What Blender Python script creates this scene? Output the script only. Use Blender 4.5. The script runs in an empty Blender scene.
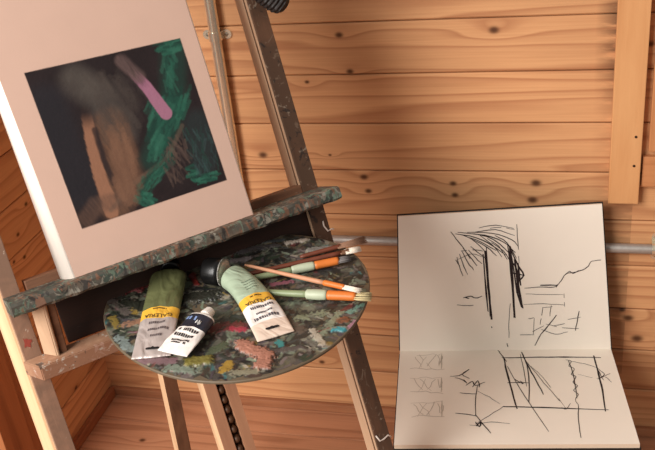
import bpy, bmesh, math, random
import numpy as np
from mathutils import Vector, Matrix

random.seed(7)
S = bpy.context.scene
COL = S.collection

# ------------------------------------------------------------------ camera geometry
F = 905.61
PP = np.array([327.5, 225.0])
R = np.array([[0.96724784, 0.02482626, -0.25261685],
              [0.23382876, -0.4743976, 0.84868783],
              [-0.09877108, -0.87996055, -0.46466515]])
CAM = np.array([0.0, -1.60003, 1.36762])


def ray(px, py):
    return R @ np.array([px - PP[0], py - PP[1], F])


def on(px, py, n, p0):
    d = ray(px, py)
    n = np.array(n, float)
    return CAM + d * (((np.array(p0) - CAM) @ n) / (d @ n))


def hz(px, py, z):
    return on(px, py, (0, 0, 1), (0, 0, z))


def wl(px, py, y=0.0):
    return on(px, py, (0, 1, 0), (0, y, 0))


# easel frame: u along the ledge, v up the leaning frame, n out of its front
PSI, TH = math.radians(45.2), math.radians(20.4)
EU = np.array([math.cos(PSI), math.sin(PSI), 0])
EM = np.array([math.sin(PSI), -math.cos(PSI), 0])
EV = np.array([0, 0, 1]) * math.cos(TH) - EM * math.sin(TH)
EN = np.cross(EU, EV)
P0 = np.array([-0.6210, -0.6551, 0.8346])
EMAT = np.stack([EU, EV, EN])


def onN(px, py, N=0.0):
    return EMAT @ (on(px, py, EN, P0 + EN * N) - P0)


def ew(U, V, N):
    return P0 + EU * U + EV * V + EN * N


# ------------------------------------------------------------------ object helpers
def obj(name, verts, faces, mat, parent=None, smooth=False, loc=None):
    me = bpy.data.meshes.new(name)
    me.from_pydata([tuple(map(float, v)) for v in verts], [], faces)
    me.update()
    for m in (mat if isinstance(mat, (list, tuple)) else [mat]):
        me.materials.append(m)
    o = bpy.data.objects.new(name, me)
    COL.objects.link(o)
    if parent:
        o.parent = parent
    if loc is not None:
        o.location = loc
    if smooth:
        for p in me.polygons:
            p.use_smooth = True
    return o


def bmobj(name, bm, mat, parent=None, smooth=False, loc=None):
    bmesh.ops.recalc_face_normals(bm, faces=bm.faces)
    me = bpy.data.meshes.new(name)
    bm.to_mesh(me)
    bm.free()
    for m in (mat if isinstance(mat, (list, tuple)) else [mat]):
        me.materials.append(m)
    o = bpy.data.objects.new(name, me)
    COL.objects.link(o)
    if parent:
        o.parent = parent
    if loc is not None:
        o.location = loc
    if smooth:
        for p in me.polygons:
            p.use_smooth = True
    return o


def empty(name, loc):
    o = bpy.data.objects.new(name, None)
    COL.objects.link(o)
    o.location = loc
    o.empty_display_size = 0.05
    return o


def tag(o, label, cat, group=None):
    o['label'] = label
    o['category'] = cat
    if group:
        o['group'] = group
    return o


def struct(o):
    o['kind'] = 'structure'
    return o


def box(bm, a, b, bev=0.0, mi=0):
    """axis aligned box from corner a to corner b, edges bevelled"""
    t = bmesh.new()
    vs = [t.verts.new((x, y, z)) for x in (a[0], b[0]) for y in (a[1], b[1]) for z in (a[2], b[2])]
    for f in ((0, 1, 3, 2), (4, 6, 7, 5), (0, 4, 5, 1), (2, 3, 7, 6), (0, 2, 6, 4), (1, 5, 7, 3)):
        t.faces.new([vs[i] for i in f])
    if bev:
        bmesh.ops.bevel(t, geom=t.edges[:], offset=bev, segments=2, profile=0.6, affect='EDGES')
    merge(bm, t, mi)


def merge(bm, t, mi=0):
    mp = {}
    for v in t.verts:
        mp[v] = bm.verts.new(v.co)
    for f in t.faces:
        try:
            nf = bm.faces.new([mp[v] for v in f.verts])
            nf.material_index = mi
            nf.smooth = f.smooth
        except ValueError:
            pass
    t.free()


def prism(bm, poly, axis, lo, hi, bev=0.0):
    """extrude a 2-D polygon along an axis; poly gives the other two coordinates in order"""
    t = bmesh.new()

    def mk(p, w):
        c = [0, 0, 0]
        o = [i for i in range(3) if i != axis]
        c[o[0]], c[o[1]], c[axis] = p[0], p[1], w
        return t.verts.new(c)
    A = [mk(p, lo) for p in poly]
    B = [mk(p, hi) for p in poly]
    n = len(poly)
    t.faces.new(A)
    t.faces.new(B[::-1])
    for i in range(n):
        t.faces.new([A[i], B[i], B[(i + 1) % n], A[(i + 1) % n]])
    if bev:
        bmesh.ops.bevel(t, geom=t.edges[:], offset=bev, segments=2, profile=0.6, affect='EDGES')
    merge(bm, t)


def frame_of(d):
    d = np.array(d, float)
    d /= np.linalg.norm(d)
    a = np.array([0, 0, 1.0]) if abs(d[2]) < 0.9 else np.array([1.0, 0, 0])
    x = np.cross(a, d)
    x /= np.linalg.norm(x)
    return x, np.cross(d, x), d


def tube(bm, pts, radii, seg=16, flat=1.0, cap=True, side=None):
    """round section swept along points; flat squashes the vertical half axis"""
    pts = [np.array(p, float) for p in pts]
    rings = []
    for i, p in enumerate(pts):
        d = pts[min(i + 1, len(pts) - 1)] - pts[max(i - 1, 0)]
        x, y, _ = frame_of(d)
        r = radii[i]
        fl = flat[i] if isinstance(flat, (list, tuple)) else flat
        rings.append([bm.verts.new(p + x * r * math.cos(2 * math.pi * k / seg) + y * r * fl * math.sin(2 * math.pi * k / seg)) for k in range(seg)])
    for a, b in zip(rings, rings[1:]):
        for k in range(seg):
            f = bm.faces.new([a[k], a[(k + 1) % seg], b[(k + 1) % seg], b[k]])
            f.smooth = True
    if cap:
        bm.faces.new(rings[0][::-1])
        bm.faces.new(rings[-1])


# ------------------------------------------------------------------ node helpers
class N:
    def __init__(self, name):
        self.m = bpy.data.materials.new(name)
        self.m.use_nodes = True
        self.t = self.m.node_tree
        self.t.nodes.clear()
        self.out = self.t.nodes.new('ShaderNodeOutputMaterial')
        self.b = self.t.nodes.new('ShaderNodeBsdfPrincipled')
        self.t.links.new(self.b.outputs[0], self.out.inputs[0])

    def node(self, kind, **kw):
        n = self.t.nodes.new(kind)
        for k, v in kw.items():
            setattr(n, k, v)
        return n

    def link(self, a, b):
        self.t.links.new(a, b)

    def put(self, sock, v):
        if isinstance(v, bpy.types.NodeSocket):
            self.link(v, sock)
        else:
            sock.default_value = v

    def math(self, op, a, b=0.0, c=0.0, clamp=False):
        n = self.node('ShaderNodeMath', operation=op)
        n.use_clamp = clamp
        for i, v in enumerate((a, b, c)):
            self.put(n.inputs[i], v)
        return n.outputs[0]

    def obj(self):
        return self.node('ShaderNodeTexCoord').outputs['Object']

    def sep(self, v):
        n = self.node('ShaderNodeSeparateXYZ')
        self.link(v, n.inputs[0])
        return n.outputs

    def comb(self, x, y, z):
        n = self.node('ShaderNodeCombineXYZ')
        for i, v in enumerate((x, y, z)):
            self.put(n.inputs[i], v)
        return n.outputs[0]

    def noise(self, vec, scale, detail=3, rough=0.55, dist=0.0):
        n = self.node('ShaderNodeTexNoise')
        self.link(vec, n.inputs['Vector'])
        n.inputs['Scale'].default_value = scale
        n.inputs['Detail'].default_value = detail
        n.inputs['Roughness'].default_value = rough
        n.inputs['Distortion'].default_value = dist
        return n.outputs['Fac']

    def scale(self, vec, s, off=(0, 0, 0)):
        n = self.node('ShaderNodeMapping')
        self.link(vec, n.inputs[0])
        n.inputs['Location'].default_value = off
        n.inputs['Scale'].default_value = s
        return n.outputs[0]

    def ramp(self, fac, stops, interp='LINEAR'):
        n = self.node('ShaderNodeValToRGB')
        n.color_ramp.interpolation = interp
        e = n.color_ramp.elements
        while len(e) > 1:
            e.remove(e[-1])
        for i, (p, c) in enumerate(stops):
            el = e[0] if i == 0 else e.new(p)
            el.position = p
            el.color = tuple(c) + (1,) if len(c) == 3 else c
        self.link(fac, n.inputs[0])
        return n.outputs[0]

    def mix(self, fac, a, b, blend='MIX'):
        n = self.node('ShaderNodeMix', data_type='RGBA', blend_type=blend)
        self.put(n.inputs['Factor'], fac)
        for s, v in (('A', a), ('B', b)):
            sock = [i for i in n.inputs if i.name == s and i.type == 'RGBA'][0]
            if isinstance(v, (tuple, list)):
                sock.default_value = tuple(v) + (1,) if len(v) == 3 else v
            else:
                self.link(v, sock)
        return [o for o in n.outputs if o.type == 'RGBA'][0]

    def bump(self, h, strength=0.3, dist=0.002):
        n = self.node('ShaderNodeBump')
        n.inputs['Strength'].default_value = strength
        n.inputs['Distance'].default_value = dist
        self.link(h, n.inputs['Height'])
        self.link(n.outputs[0], self.b.inputs['Normal'])

    def fin(self, col=None, rough=0.5, metal=0.0, spec=0.4, coat=0.0):
        if col is not None:
            if isinstance(col, (tuple, list)):
                self.b.inputs['Base Color'].default_value = tuple(col) + (1,)
            else:
                self.link(col, self.b.inputs['Base Color'])
        self.put(self.b.inputs['Roughness'], rough)
        self.b.inputs['Metallic'].default_value = metal
        self.b.inputs['Specular IOR Level'].default_value = spec
        if coat:
            self.b.inputs['Coat Weight'].default_value = coat
            self.b.inputs['Coat Roughness'].default_value = 0.15
        return self.m


def srgb(r, g, b):
    return tuple(((c / 255) / 12.92 if c / 255 <= 0.04045 else ((c / 255 + 0.055) / 1.055) ** 2.4) for c in (r, g, b))


def plain(name, rgb, rough=0.5, metal=0.0, spec=0.4, var=0.12, vs=60, coat=0.0):
    m = N(name)
    f = m.noise(m.obj(), vs, 3)
    c = m.mix(f, tuple(x * (1 - var) for x in rgb), tuple(min(1, x * (1 + var)) for x in rgb))
    return m.fin(c, rough, metal, spec, coat)


PITCH = 0.1
Z_TOP = 0.9175      # a groove between two boards; the others follow at PITCH


def plank_wood(name, along, across, pitch, origin, light, dark, knots=(), tone=0.16, ring=5.0, stain=None):
    """pine boards: one grain per board, contour-line rings, fibres, knots with rings round them"""
    m = N(name)
    s = m.sep(m.obj())
    a, c = s[along], s[across]
    bid = m.math('FLOOR', m.math('DIVIDE', m.math('SUBTRACT', c, origin), pitch))
    wn = m.node('ShaderNodeTexWhiteNoise', noise_dimensions='1D')
    m.link(bid, wn.inputs['W'])
    r = wn.outputs['Value']
    off = m.math('MULTIPLY', r, 37.0)
    vec = m.comb(m.math('ADD', m.math('MULTIPLY', a, 0.9), off), m.math('MULTIPLY', c, 13.0), off)
    field = m.math('MULTIPLY', m.noise(vec, 1.0, 2, 0.45, 0.25), ring)
    field = m.math('ADD', field, m.math('MULTIPLY', c, 34.0))
    kn = None
    for (ka, kc, kr) in knots:
        da = m.math('DIVIDE', m.math('SUBTRACT', a, ka), kr)
        dc = m.math('DIVIDE', m.math('SUBTRACT', c, kc), kr * 0.72)
        d2 = m.math('ADD', m.math('MULTIPLY', da, da), m.math('MULTIPLY', dc, dc))
        db = m.math('ADD', m.math('MULTIPLY', m.math('MULTIPLY', da, da), 0.03), m.math('MULTIPLY', m.math('MULTIPLY', dc, dc), 0.13))
        field = m.math('ADD', field, m.math('MULTIPLY', m.math('EXPONENT', m.math('MULTIPLY', db, -1.0)), 0.9))
        k = m.math('EXPONENT', m.math('MULTIPLY', m.math('POWER', d2, 1.6), -1.0))
        kn = k if kn is None else m.math('MAXIMUM', kn, k)
    fr = m.math('FRACT', field)
    line = m.ramp(fr, [(0.0, (0, 0, 0)), (0.55, (0.25, 0.25, 0.25)), (0.86, (1, 1, 1)), (1.0, (0, 0, 0))])
    fib = m.noise(m.comb(m.math('ADD', m.math('MULTIPLY', a, 5.0), off), m.math('MULTIPLY', c, 260.0), 0.0), 1.0, 3, 0.6)
    bl = m.noise(m.comb(m.math('ADD', m.math('MULTIPLY', a, 2.2), off), m.math('MULTIPLY', c, 9.0), off), 1.0, 3)
    line = m.math('MULTIPLY', line, m.math('ADD', 0.35, m.math('MULTIPLY', bl, 1.0)), clamp=True)
    col = m.mix(m.math('MULTIPLY', line, 0.66), light, dark)
    col = m.mix(m.math('MULTIPLY', m.math('SUBTRACT', fib, 0.35), 0.55, clamp=True), col, dark)
    tonev = m.math('ADD', 1.0 - tone / 2, m.math('MULTIPLY', r, tone))
    tonev = m.math('MULTIPLY', tonev, m.math('ADD', 0.86, m.math('MULTIPLY', bl, 0.28)))
    tn = m.node('ShaderNodeCombineColor')
    for i in range(3):
        m.link(tonev, tn.inputs[i])
    col = m.mix(1.0, col, tn.outputs[0], 'MULTIPLY')
    if kn is not None:
        col = m.mix(m.math('MULTIPLY', kn, 0.93), col, srgb(74, 40, 20))
    if stain:
        e = m.math('DIVIDE', m.math('SUBTRACT', a, stain[0] - stain[1]), stain[1], clamp=True)
        sn = m.noise(m.comb(m.math('MULTIPLY', a, 9.0), m.math('MULTIPLY', c, 42.0), 0.0), 1.0, 4, 0.6)
        up = m.math('DIVIDE', m.math('SUBTRACT', c, stain[2]), 0.12, clamp=True)
        f = m.math('MULTIPLY', m.math('POWER', e, 1.0), m.math('MULTIPLY', m.ramp(sn, [(0.36, (0, 0, 0)), (0.52, (1, 1, 1))]), m.math('ADD', 0.35, m.math('MULTIPLY', up, 0.75))))
        f = m.math('MULTIPLY', f, m.math('LESS_THAN', a, stain[0] + 0.03))
        col = m.mix(m.math('MULTIPLY', f, 0.95), col, srgb(58, 40, 30))
    m.bump(m.math('SUBTRACT', fib, m.math('MULTIPLY', line, 0.5)), 0.12, 0.001)
    return m.fin(col, 0.62, 0, 0.25)


def bar_wood(name, axis, light, dark, fleck=None, fleck_amt=0.0, dirt=None, dirt_amt=0.0, sc=1.0):
    """planed timber with grain along one axis; optional smears and flecks of dried paint"""
    m = N(name)
    o = m.obj()
    st = [42.0, 42.0, 42.0]
    st[axis] = 3.0
    g = m.noise(m.scale(o, tuple(x * sc for x in st)), 1.0, 4, 0.6, 0.4)
    st2 = [300.0, 300.0, 300.0]
    st2[axis] = 12.0
    fb = m.noise(m.scale(o, tuple(st2)), 1.0, 2)
    col = m.ramp(g, [(0.3, light), (0.52, tuple((a * .6 + b * .4) for a, b in zip(light, dark))), (0.72, dark)])
    col = m.mix(m.math('MULTIPLY', fb, 0.28), col, dark)
    if dirt:
        d = m.noise(m.scale(o, (9, 9, 9), (3.1, 1.7, 0.4)), 1.0, 5, 0.65, 0.6)
        f = m.ramp(d, [(0.5 - dirt_amt * 0.45, (0, 0, 0)), (0.62 - dirt_amt * 0.3, (1, 1, 1))])
        col = m.mix(f, col, dirt)
    if fleck:
        for i, fc in enumerate(fleck):
            d = m.noise(m.scale(o, (38 + 9 * i, 38, 38 + 5 * i), (i * 5.3, i * 2.1, i * 8.8)), 1.0, 4, 0.62, 1.2)
            f = m.ramp(d, [(0.70 - fleck_amt * 0.25, (0, 0, 0)), (0.74 - fleck_amt * 0.25, (1, 1, 1))])
            col = m.mix(m.math('MULTIPLY', f, 0.85), col, fc)
    m.bump(m.math('ADD', g, fb), 0.18, 0.0012)
    return m.fin(col, 0.6, 0, 0.3)


def colattr(name, rough=0.5, spec=0.4, coat=0.0, bump=0.0):
    m = N(name)
    a = m.node('ShaderNodeVertexColor', layer_name='Col')
    if bump:
        o = m.obj()
        m.bump(m.noise(m.scale(o, (420, 420, 420)), 1.0, 4, 0.7), bump, 0.0008)
    return m.fin(a.outputs[0], rough, 0, spec, coat)


def set_cols(me, cols):
    at = me.color_attributes.new('Col', 'FLOAT_COLOR', 'POINT')
    a = np.ones((len(me.vertices), 4), np.float32)
    a[:, :3] = cols
    at.data.foreach_set('color', a.ravel())


# ------------------------------------------------------------------ numpy noise for painted surfaces
def vnoise(x, y, seed):
    rs = np.random.RandomState(seed)
    g = rs.rand(64, 64)
    xi, yi = np.floor(x).astype(int), np.floor(y).astype(int)
    fx, fy = x - xi, y - yi
    fx, fy = fx * fx * (3 - 2 * fx), fy * fy * (3 - 2 * fy)
    q = lambda i, j: g[i % 64, j % 64]
    return (q(xi, yi) * (1 - fx) + q(xi + 1, yi) * fx) * (1 - fy) + (q(xi, yi + 1) * (1 - fx) + q(xi + 1, yi + 1) * fx) * fy


def fbm(x, y, seed, oct=4):
    s, a, t = 0, 1.0, 0
    for i in range(oct):
        s = s + a * vnoise(x * 2 ** i + 11.3 * i, y * 2 ** i + 5.1 * i, seed + i)
        t += a
        a *= 0.55
    return s / t


def sstep(a, b, x):
    t = np.clip((x - a) / (b - a), 0, 1)
    return t * t * (3 - 2 * t)


def seg_dist(x, y, pts):
    """distance to a polyline and the position 0..1 along it"""
    best = np.full(x.shape, 1e9)
    along = np.zeros(x.shape)
    L = [0]
    for p, q in zip(pts, pts[1:]):
        L.append(L[-1] + math.hypot(q[0] - p[0], q[1] - p[1]))
    for i, (p, q) in enumerate(zip(pts, pts[1:])):
        dx, dy = q[0] - p[0], q[1] - p[1]
        l2 = dx * dx + dy * dy + 1e-12
        t = np.clip(((x - p[0]) * dx + (y - p[1]) * dy) / l2, 0, 1)
        d = np.hypot(x - p[0] - t * dx, y - p[1] - t * dy)
        k = d < best
        best[k] = d[k]
        along[k] = ((L[i] + t * math.sqrt(l2)) / L[-1])[k]
    return best, along


def in_poly(x, y, poly):
    c = np.zeros(x.shape, bool)
    j = len(poly) - 1
    for i in range(len(poly)):
        xi, yi = poly[i]
        xj, yj = poly[j]
        if yi != yj:
            k = ((yi > y) != (yj > y)) & (x < (xj - xi) * (y - yi) / (yj - yi) + xi)
            c ^= k
        j = i
    return c


# ------------------------------------------------------------------ materials
PINE_L, PINE_D = srgb(210, 156, 109), srgb(152, 92, 58)
KN = []
for px, py, kr in [(339, 35, .0065), (350, 71.5, .006), (307, 82, .004), (494, 30, .008), (263, 155, .008),
                   (364, 177, .007), (368.5, 191, .006), (453, 183.5, .006), (455, 195, .006),
                   (536, 183, .0085), (532.5, 200, .0085), (628, 318, .009), (637, 338.5, .010),
                   (354, 280, .008), (622, 310, .005), (322, 362, .006), (330, 155, .003), (650, 44, .006)]:
    P = wl(px, py)
    KN.append((P[0], P[2], kr * 1.2))
M_WALL = plank_wood('pine_wall', 0, 2, PITCH, Z_TOP - 12 * PITCH, PINE_L, PINE_D, KN, stain=(0.094, 0.05, 0.72))
KL = [(on(px, py, (1, 0, 0), (-1.08, 0, 0))[1], on(px, py, (1, 0, 0), (-1.08, 0, 0))[2], kr)
      for px, py, kr in [(26, 204, .006), (18, 234.5, .006), (24.5, 257, .006), (76, 388, .007), (14, 262, .005)]]
M_WALL_L = plank_wood('pine_side_wall', 1, 2, PITCH, Z_TOP - 12 * PITCH, PINE_L, PINE_D, KL)
M_FLOOR = plank_wood('pine_floor', 0, 1, 0.112, -0.098 - 30 * 0.112, srgb(186, 130, 96), srgb(134, 84, 56),
                     [(-0.93, -0.16, .008), (-0.78, -0.2, .007), (-0.30, -.17, .009), (-.55, -.19, .008)], tone=0.18)
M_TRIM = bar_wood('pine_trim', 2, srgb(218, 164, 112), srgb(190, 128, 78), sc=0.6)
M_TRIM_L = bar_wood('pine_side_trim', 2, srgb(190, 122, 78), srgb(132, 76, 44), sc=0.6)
BEECH_L, BEECH_D = srgb(206, 172, 140), srgb(162, 128, 102)
M_LEG = bar_wood('easel_beech_upright', 1, BEECH_L, BEECH_D, fleck=[srgb(120, 90, 70)], fleck_amt=-0.05, sc=0.8)
M_LEG_DIRTY = bar_wood('easel_upright_paint_worn', 1, srgb(112, 80, 60), srgb(68, 47, 36), fleck=[srgb(136, 120, 104), srgb(50, 42, 38), srgb(112, 92, 76)],
                       fleck_amt=0.36, dirt=srgb(84, 62, 48), dirt_amt=0.3)
M_LEG_WORN = bar_wood('easel_upright_speckled', 1, srgb(160, 120, 96), srgb(116, 82, 64), fleck=[srgb(200, 180, 162), srgb(92, 64, 52)], fleck_amt=0.2, dirt=srgb(124, 94, 76), dirt_amt=0.3)
M_MAST = bar_wood('easel_mast_shaded', 1, srgb(184, 134, 102), srgb(140, 96, 70), sc=0.8)  # darker wood tone, with the shade of the front faces put into it
M_REAR = bar_wood('easel_rear_leg_shaded', 1, srgb(134, 94, 68), srgb(94, 64, 46), sc=0.8)  # rear leg's shaded front, painted as a darker brown
M_LIT_SIDE = bar_wood('easel_lit_side', 1, srgb(232, 196, 156), srgb(200, 158, 118), sc=0.8)  # pale copy of the wood, stands in for light on left sides
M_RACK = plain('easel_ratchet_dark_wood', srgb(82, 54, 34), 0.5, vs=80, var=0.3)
M_LEDGE = bar_wood('easel_ledge_paint_caked', 0, srgb(136, 108, 86), srgb(84, 64, 52),
                   fleck=[srgb(58, 70, 62), srgb(134, 128, 116), srgb(46, 42, 40), srgb(96, 112, 96), srgb(116, 82, 64)], fleck_amt=0.58,
                   dirt=srgb(78, 74, 66), dirt_amt=0.5)
M_BAR = bar_wood('easel_tray_bar_stained', 0, srgb(196, 156, 126), srgb(128, 88, 64),
                 fleck=[srgb(184, 170, 156), srgb(84, 68, 58), srgb(170, 134, 116)], fleck_amt=0.34, dirt=srgb(150, 110, 86), dirt_amt=0.3)
M_CROSS = bar_wood('easel_crossbar_brown', 0, srgb(140, 98, 72), srgb(88, 58, 42), fleck=[srgb(70, 66, 62), srgb(170, 150, 134)], fleck_amt=0.1)
M_DARKPANEL = bar_wood('easel_tray_shaded_panel', 0, srgb(62, 38, 28), srgb(34, 22, 18), fleck=[srgb(100, 84, 76)], fleck_amt=-0.04)  # dark brown wood, with the tray's inner shade added to the colour
M_KNOB = plain('easel_knob_black_rubber', srgb(30, 23, 20), 0.6, vs=260, var=0.5)
M_STEEL = plain('galvanised_conduit', srgb(236, 224, 200), 0.24, 0.8, vs=90, var=0.1)
M_STEEL2 = plain('dull_galvanised_conduit', srgb(176, 168, 160), 0.45, 0.55, vs=140, var=0.18)
M_SCREW = plain('screw_zinc', srgb(120, 110, 96), 0.4, 0.5)
M_PAPER = plain('sketchbook_paper', srgb(240, 229, 214), 0.85, 0, 0.15, var=0.025, vs=14)
M_EDGE = plain('sketchbook_page_edges', srgb(222, 200, 176), 0.9, 0, 0.1, var=0.08, vs=300)
M_COVER = plain('sketchbook_black_cover', srgb(32, 27, 26), 0.6)
M_INK = plain('black_ink', srgb(44, 34, 34), 0.7, 0, 0.2, var=0.3, vs=400)
M_GREYINK = plain('pale_pencil', srgb(200, 187, 172), 0.8, 0, 0.1)
M_MIDINK = plain('soft_grey_pencil', srgb(120, 106, 98), 0.8, 0, 0.1)
M_CANVAS = colattr('painted_canvas', 0.42, 0.35, 0.0, 0.12)
M_CANVAS_SIDE = plain('primed_canvas_edge', srgb(246, 234, 222), 0.6, var=0.03, vs=40)
M_PALETTE_PAINT = colattr('palette_dried_oil_paint', 0.42, 0.5, 0.0, 0.35)
M_PALETTE_WOOD = plain('palette_plywood_edge', srgb(98, 84, 66), 0.6, vs=120, var=0.2)

# ------------------------------------------------------------------ the room
LX = -1.08          # face of the left wall


def ship_profile(zs, depth=0.004, half=0.0035):
    pr = []
    for z in zs:
        pr += [(0.0, z + .0032), (.0018, z + .0011), (.0075, z + .0011), (.0075, z - .0011), (.0018, z - .0011), (0.0, z - .0032)]
    return pr


def wall_mesh(name, a0, a1, fixed, axis, mat, sgn):
    zs = [Z_TOP + 8 * PITCH - k * PITCH for k in range(17)]
    zs = [z for z in zs if 0.02 < z < 1.75]
    pr = [(0.0, 1.8)] + ship_profile(zs) + [(0.0, 0.0)]
    V, Fc = [], []
    for d, z in pr:
        for a in (a0, a1):
            if axis == 0:
                V.append((a, fixed + sgn * d, z))
            else:
                V.append((fixed + sgn * d, a, z))
    for i in range(len(pr) - 1):
        Fc.append((2 * i, 2 * i + 1, 2 * i + 3, 2 * i + 2))
    # the back of the boards
    n = len(V)
    for z in (1.8, 0.0):
        for a in (a0, a1):
            V.append((a, fixed + sgn * 0.03, z) if axis == 0 else (fixed + sgn * 0.03, a, z))
    Fc += [(n, n + 1, n + 3, n + 2), (0, 1, n + 1, n), (n - 2, n - 1, n + 3, n + 2)]
    return struct(obj(name, V, Fc, mat))


wall_mesh('wall_back', LX - 0.03, 1.1, 0.0, 0, M_WALL, 1)
wall_mesh('wall_left', -0.44, 0.0, LX, 1, M_WALL_L, -1)

# floor boards: shallow grooves along x
bm = bmesh.new()
fy = [-0.098 - 0.112 * k for k in range(26)]
pr = [(0.03, 0.0)]
for y in fy:
    pr += [(y + .0015, 0.0), (y + .0006, -.003), (y - .0006, -.003), (y - .0015, 0.0)]
pr.append((-3.2, 0.0))
V, Fc = [], []
for y, z in pr:
    V += [(-1.6, y, z), (1.5, y, z)]
for i in range(len(pr) - 1):
    Fc.append((2 * i, 2 * i + 2, 2 * i + 3, 2 * i + 1))
n = len(V)
V += [(-1.6, .03, -.03), (1.5, .03, -.03), (-1.6, -3.2, -.03), (1.5, -3.2, -.03)]
Fc += [(n, n + 1, n + 3, n + 2)]
bm.free()
struct(obj('floor', V, Fc, M_FLOOR))

# skirting strips
bm = bmesh.new()
box(bm, (LX, -0.012, 0.0), (1.1, 0.0, 0.022), 0.003)
struct(bmobj('baseboard_back', bm, bar_wood('pine_skirting', 0, srgb(176, 120, 84), srgb(130, 80, 52)), None))
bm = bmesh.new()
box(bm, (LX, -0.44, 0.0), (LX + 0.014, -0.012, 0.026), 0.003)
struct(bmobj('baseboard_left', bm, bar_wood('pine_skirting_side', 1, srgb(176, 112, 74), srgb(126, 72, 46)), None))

# vertical batten on the back wall
a, b = wl(617.6, 13.3, -0.02), wl(608, 202, -0.02)
c, d = wl(652, 0, -0.02), wl(638, 205.8, -0.02)
tx0, tx1 = (a[0] + b[0]) / 2, (c[0] + d[0]) / 2
tz = (b[2] + d[2]) / 2
bm = bmesh.new()
box(bm, (tx0, -0.02, tz), (tx1, 0.0, 1.8), 0.0015)
struct(bmobj('trim_1', bm, M_TRIM))
# short horizontal rail to the right of it, and nail heads
z1, z0 = wl(650, 157, -.012)[2], wl(650, 187, -.012)[2]
bm = bmesh.new()
box(bm, (tx1 + .004, -0.012, z0), (1.0, 0.0, z1), 0.0015)
struct(bmobj('trim_2', bm, bar_wood('pine_rail', 0, srgb(206, 142, 94), srgb(168, 106, 64))))
bm = bmesh.new()
box(bm, (tx1 + .012, -0.016, z1 + 0.012), (tx1 + 0.05, 0.0, 1.8), 0.0015)
struct(bmobj('trim_3', bm, bar_wood('pine_side_batten', 2, srgb(206, 142, 94), srgb(168, 106, 64))))
for px, py in ((636, 137), (634, 166), (634.5, 136.5)):
    pass
for px, py in ((636, 137), (634, 166)):
    P = wl(px, py, -0.02)
    bm = bmesh.new()
    bmesh.ops.create_cone(bm, cap_ends=True, segments=12, radius1=.0026, radius2=.0022, depth=.0014)
    bmesh.ops.rotate(bm, verts=bm.verts, matrix=Matrix.Rotation(math.pi / 2, 3, 'X'))
    o = bmobj('nail_head', bm, plain('dark_nail', srgb(60, 40, 28), 0.5, 0.5), None, False, (P[0], -0.0205, P[2]))
    tag(o, 'upper dark nail head near the foot of the vertical batten' if py < 150 else 'lower dark nail head near the foot of the vertical batten', 'nail')

# boards of the opening beside the left wall's end
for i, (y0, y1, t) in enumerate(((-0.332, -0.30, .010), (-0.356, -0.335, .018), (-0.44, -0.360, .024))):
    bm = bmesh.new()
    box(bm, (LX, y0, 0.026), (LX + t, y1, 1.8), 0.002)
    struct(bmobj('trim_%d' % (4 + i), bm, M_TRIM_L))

# ------------------------------------------------------------------ conduit pipe on the back wall
pr_ = 0.0112
A, B = wl(209.5, 0, -0.0135), wl(223.6, 88, -0.0135)
vx = (A[0] + B[0]) / 2
hzc = wl(380, 241, -0.0135)[2]
pipe = empty('conduit_pipe', (vx, -0.0135, hzc))
tag(pipe, 'bare metal conduit pipe running up and along the pine wall behind the easel', 'pipe')
bm = bmesh.new()
rad = 0.05
pts = [(0, 0, 1.8 - hzc)] + [(0, 0, z) for z in (0.9, 0.5, 0.2)]
for k in range(9):
    t = k / 8 * math.pi / 2
    pts.append((rad - rad * math.cos(t), 0, rad - rad * math.sin(t)))
tube(bm, pts, [pr_] * len(pts), 20)
bmobj('upright_pipe', bm, M_STEEL, pipe)
bm = bmesh.new()
pts = [(rad + .002, 0, 0), (0.3, 0, 0), (0.8, 0, 0), (1.1 - vx, 0, 0)]
tube(bm, pts, [pr_ * 0.85] * len(pts), 20)
bmobj('level_pipe', bm, M_STEEL2, pipe)


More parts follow.
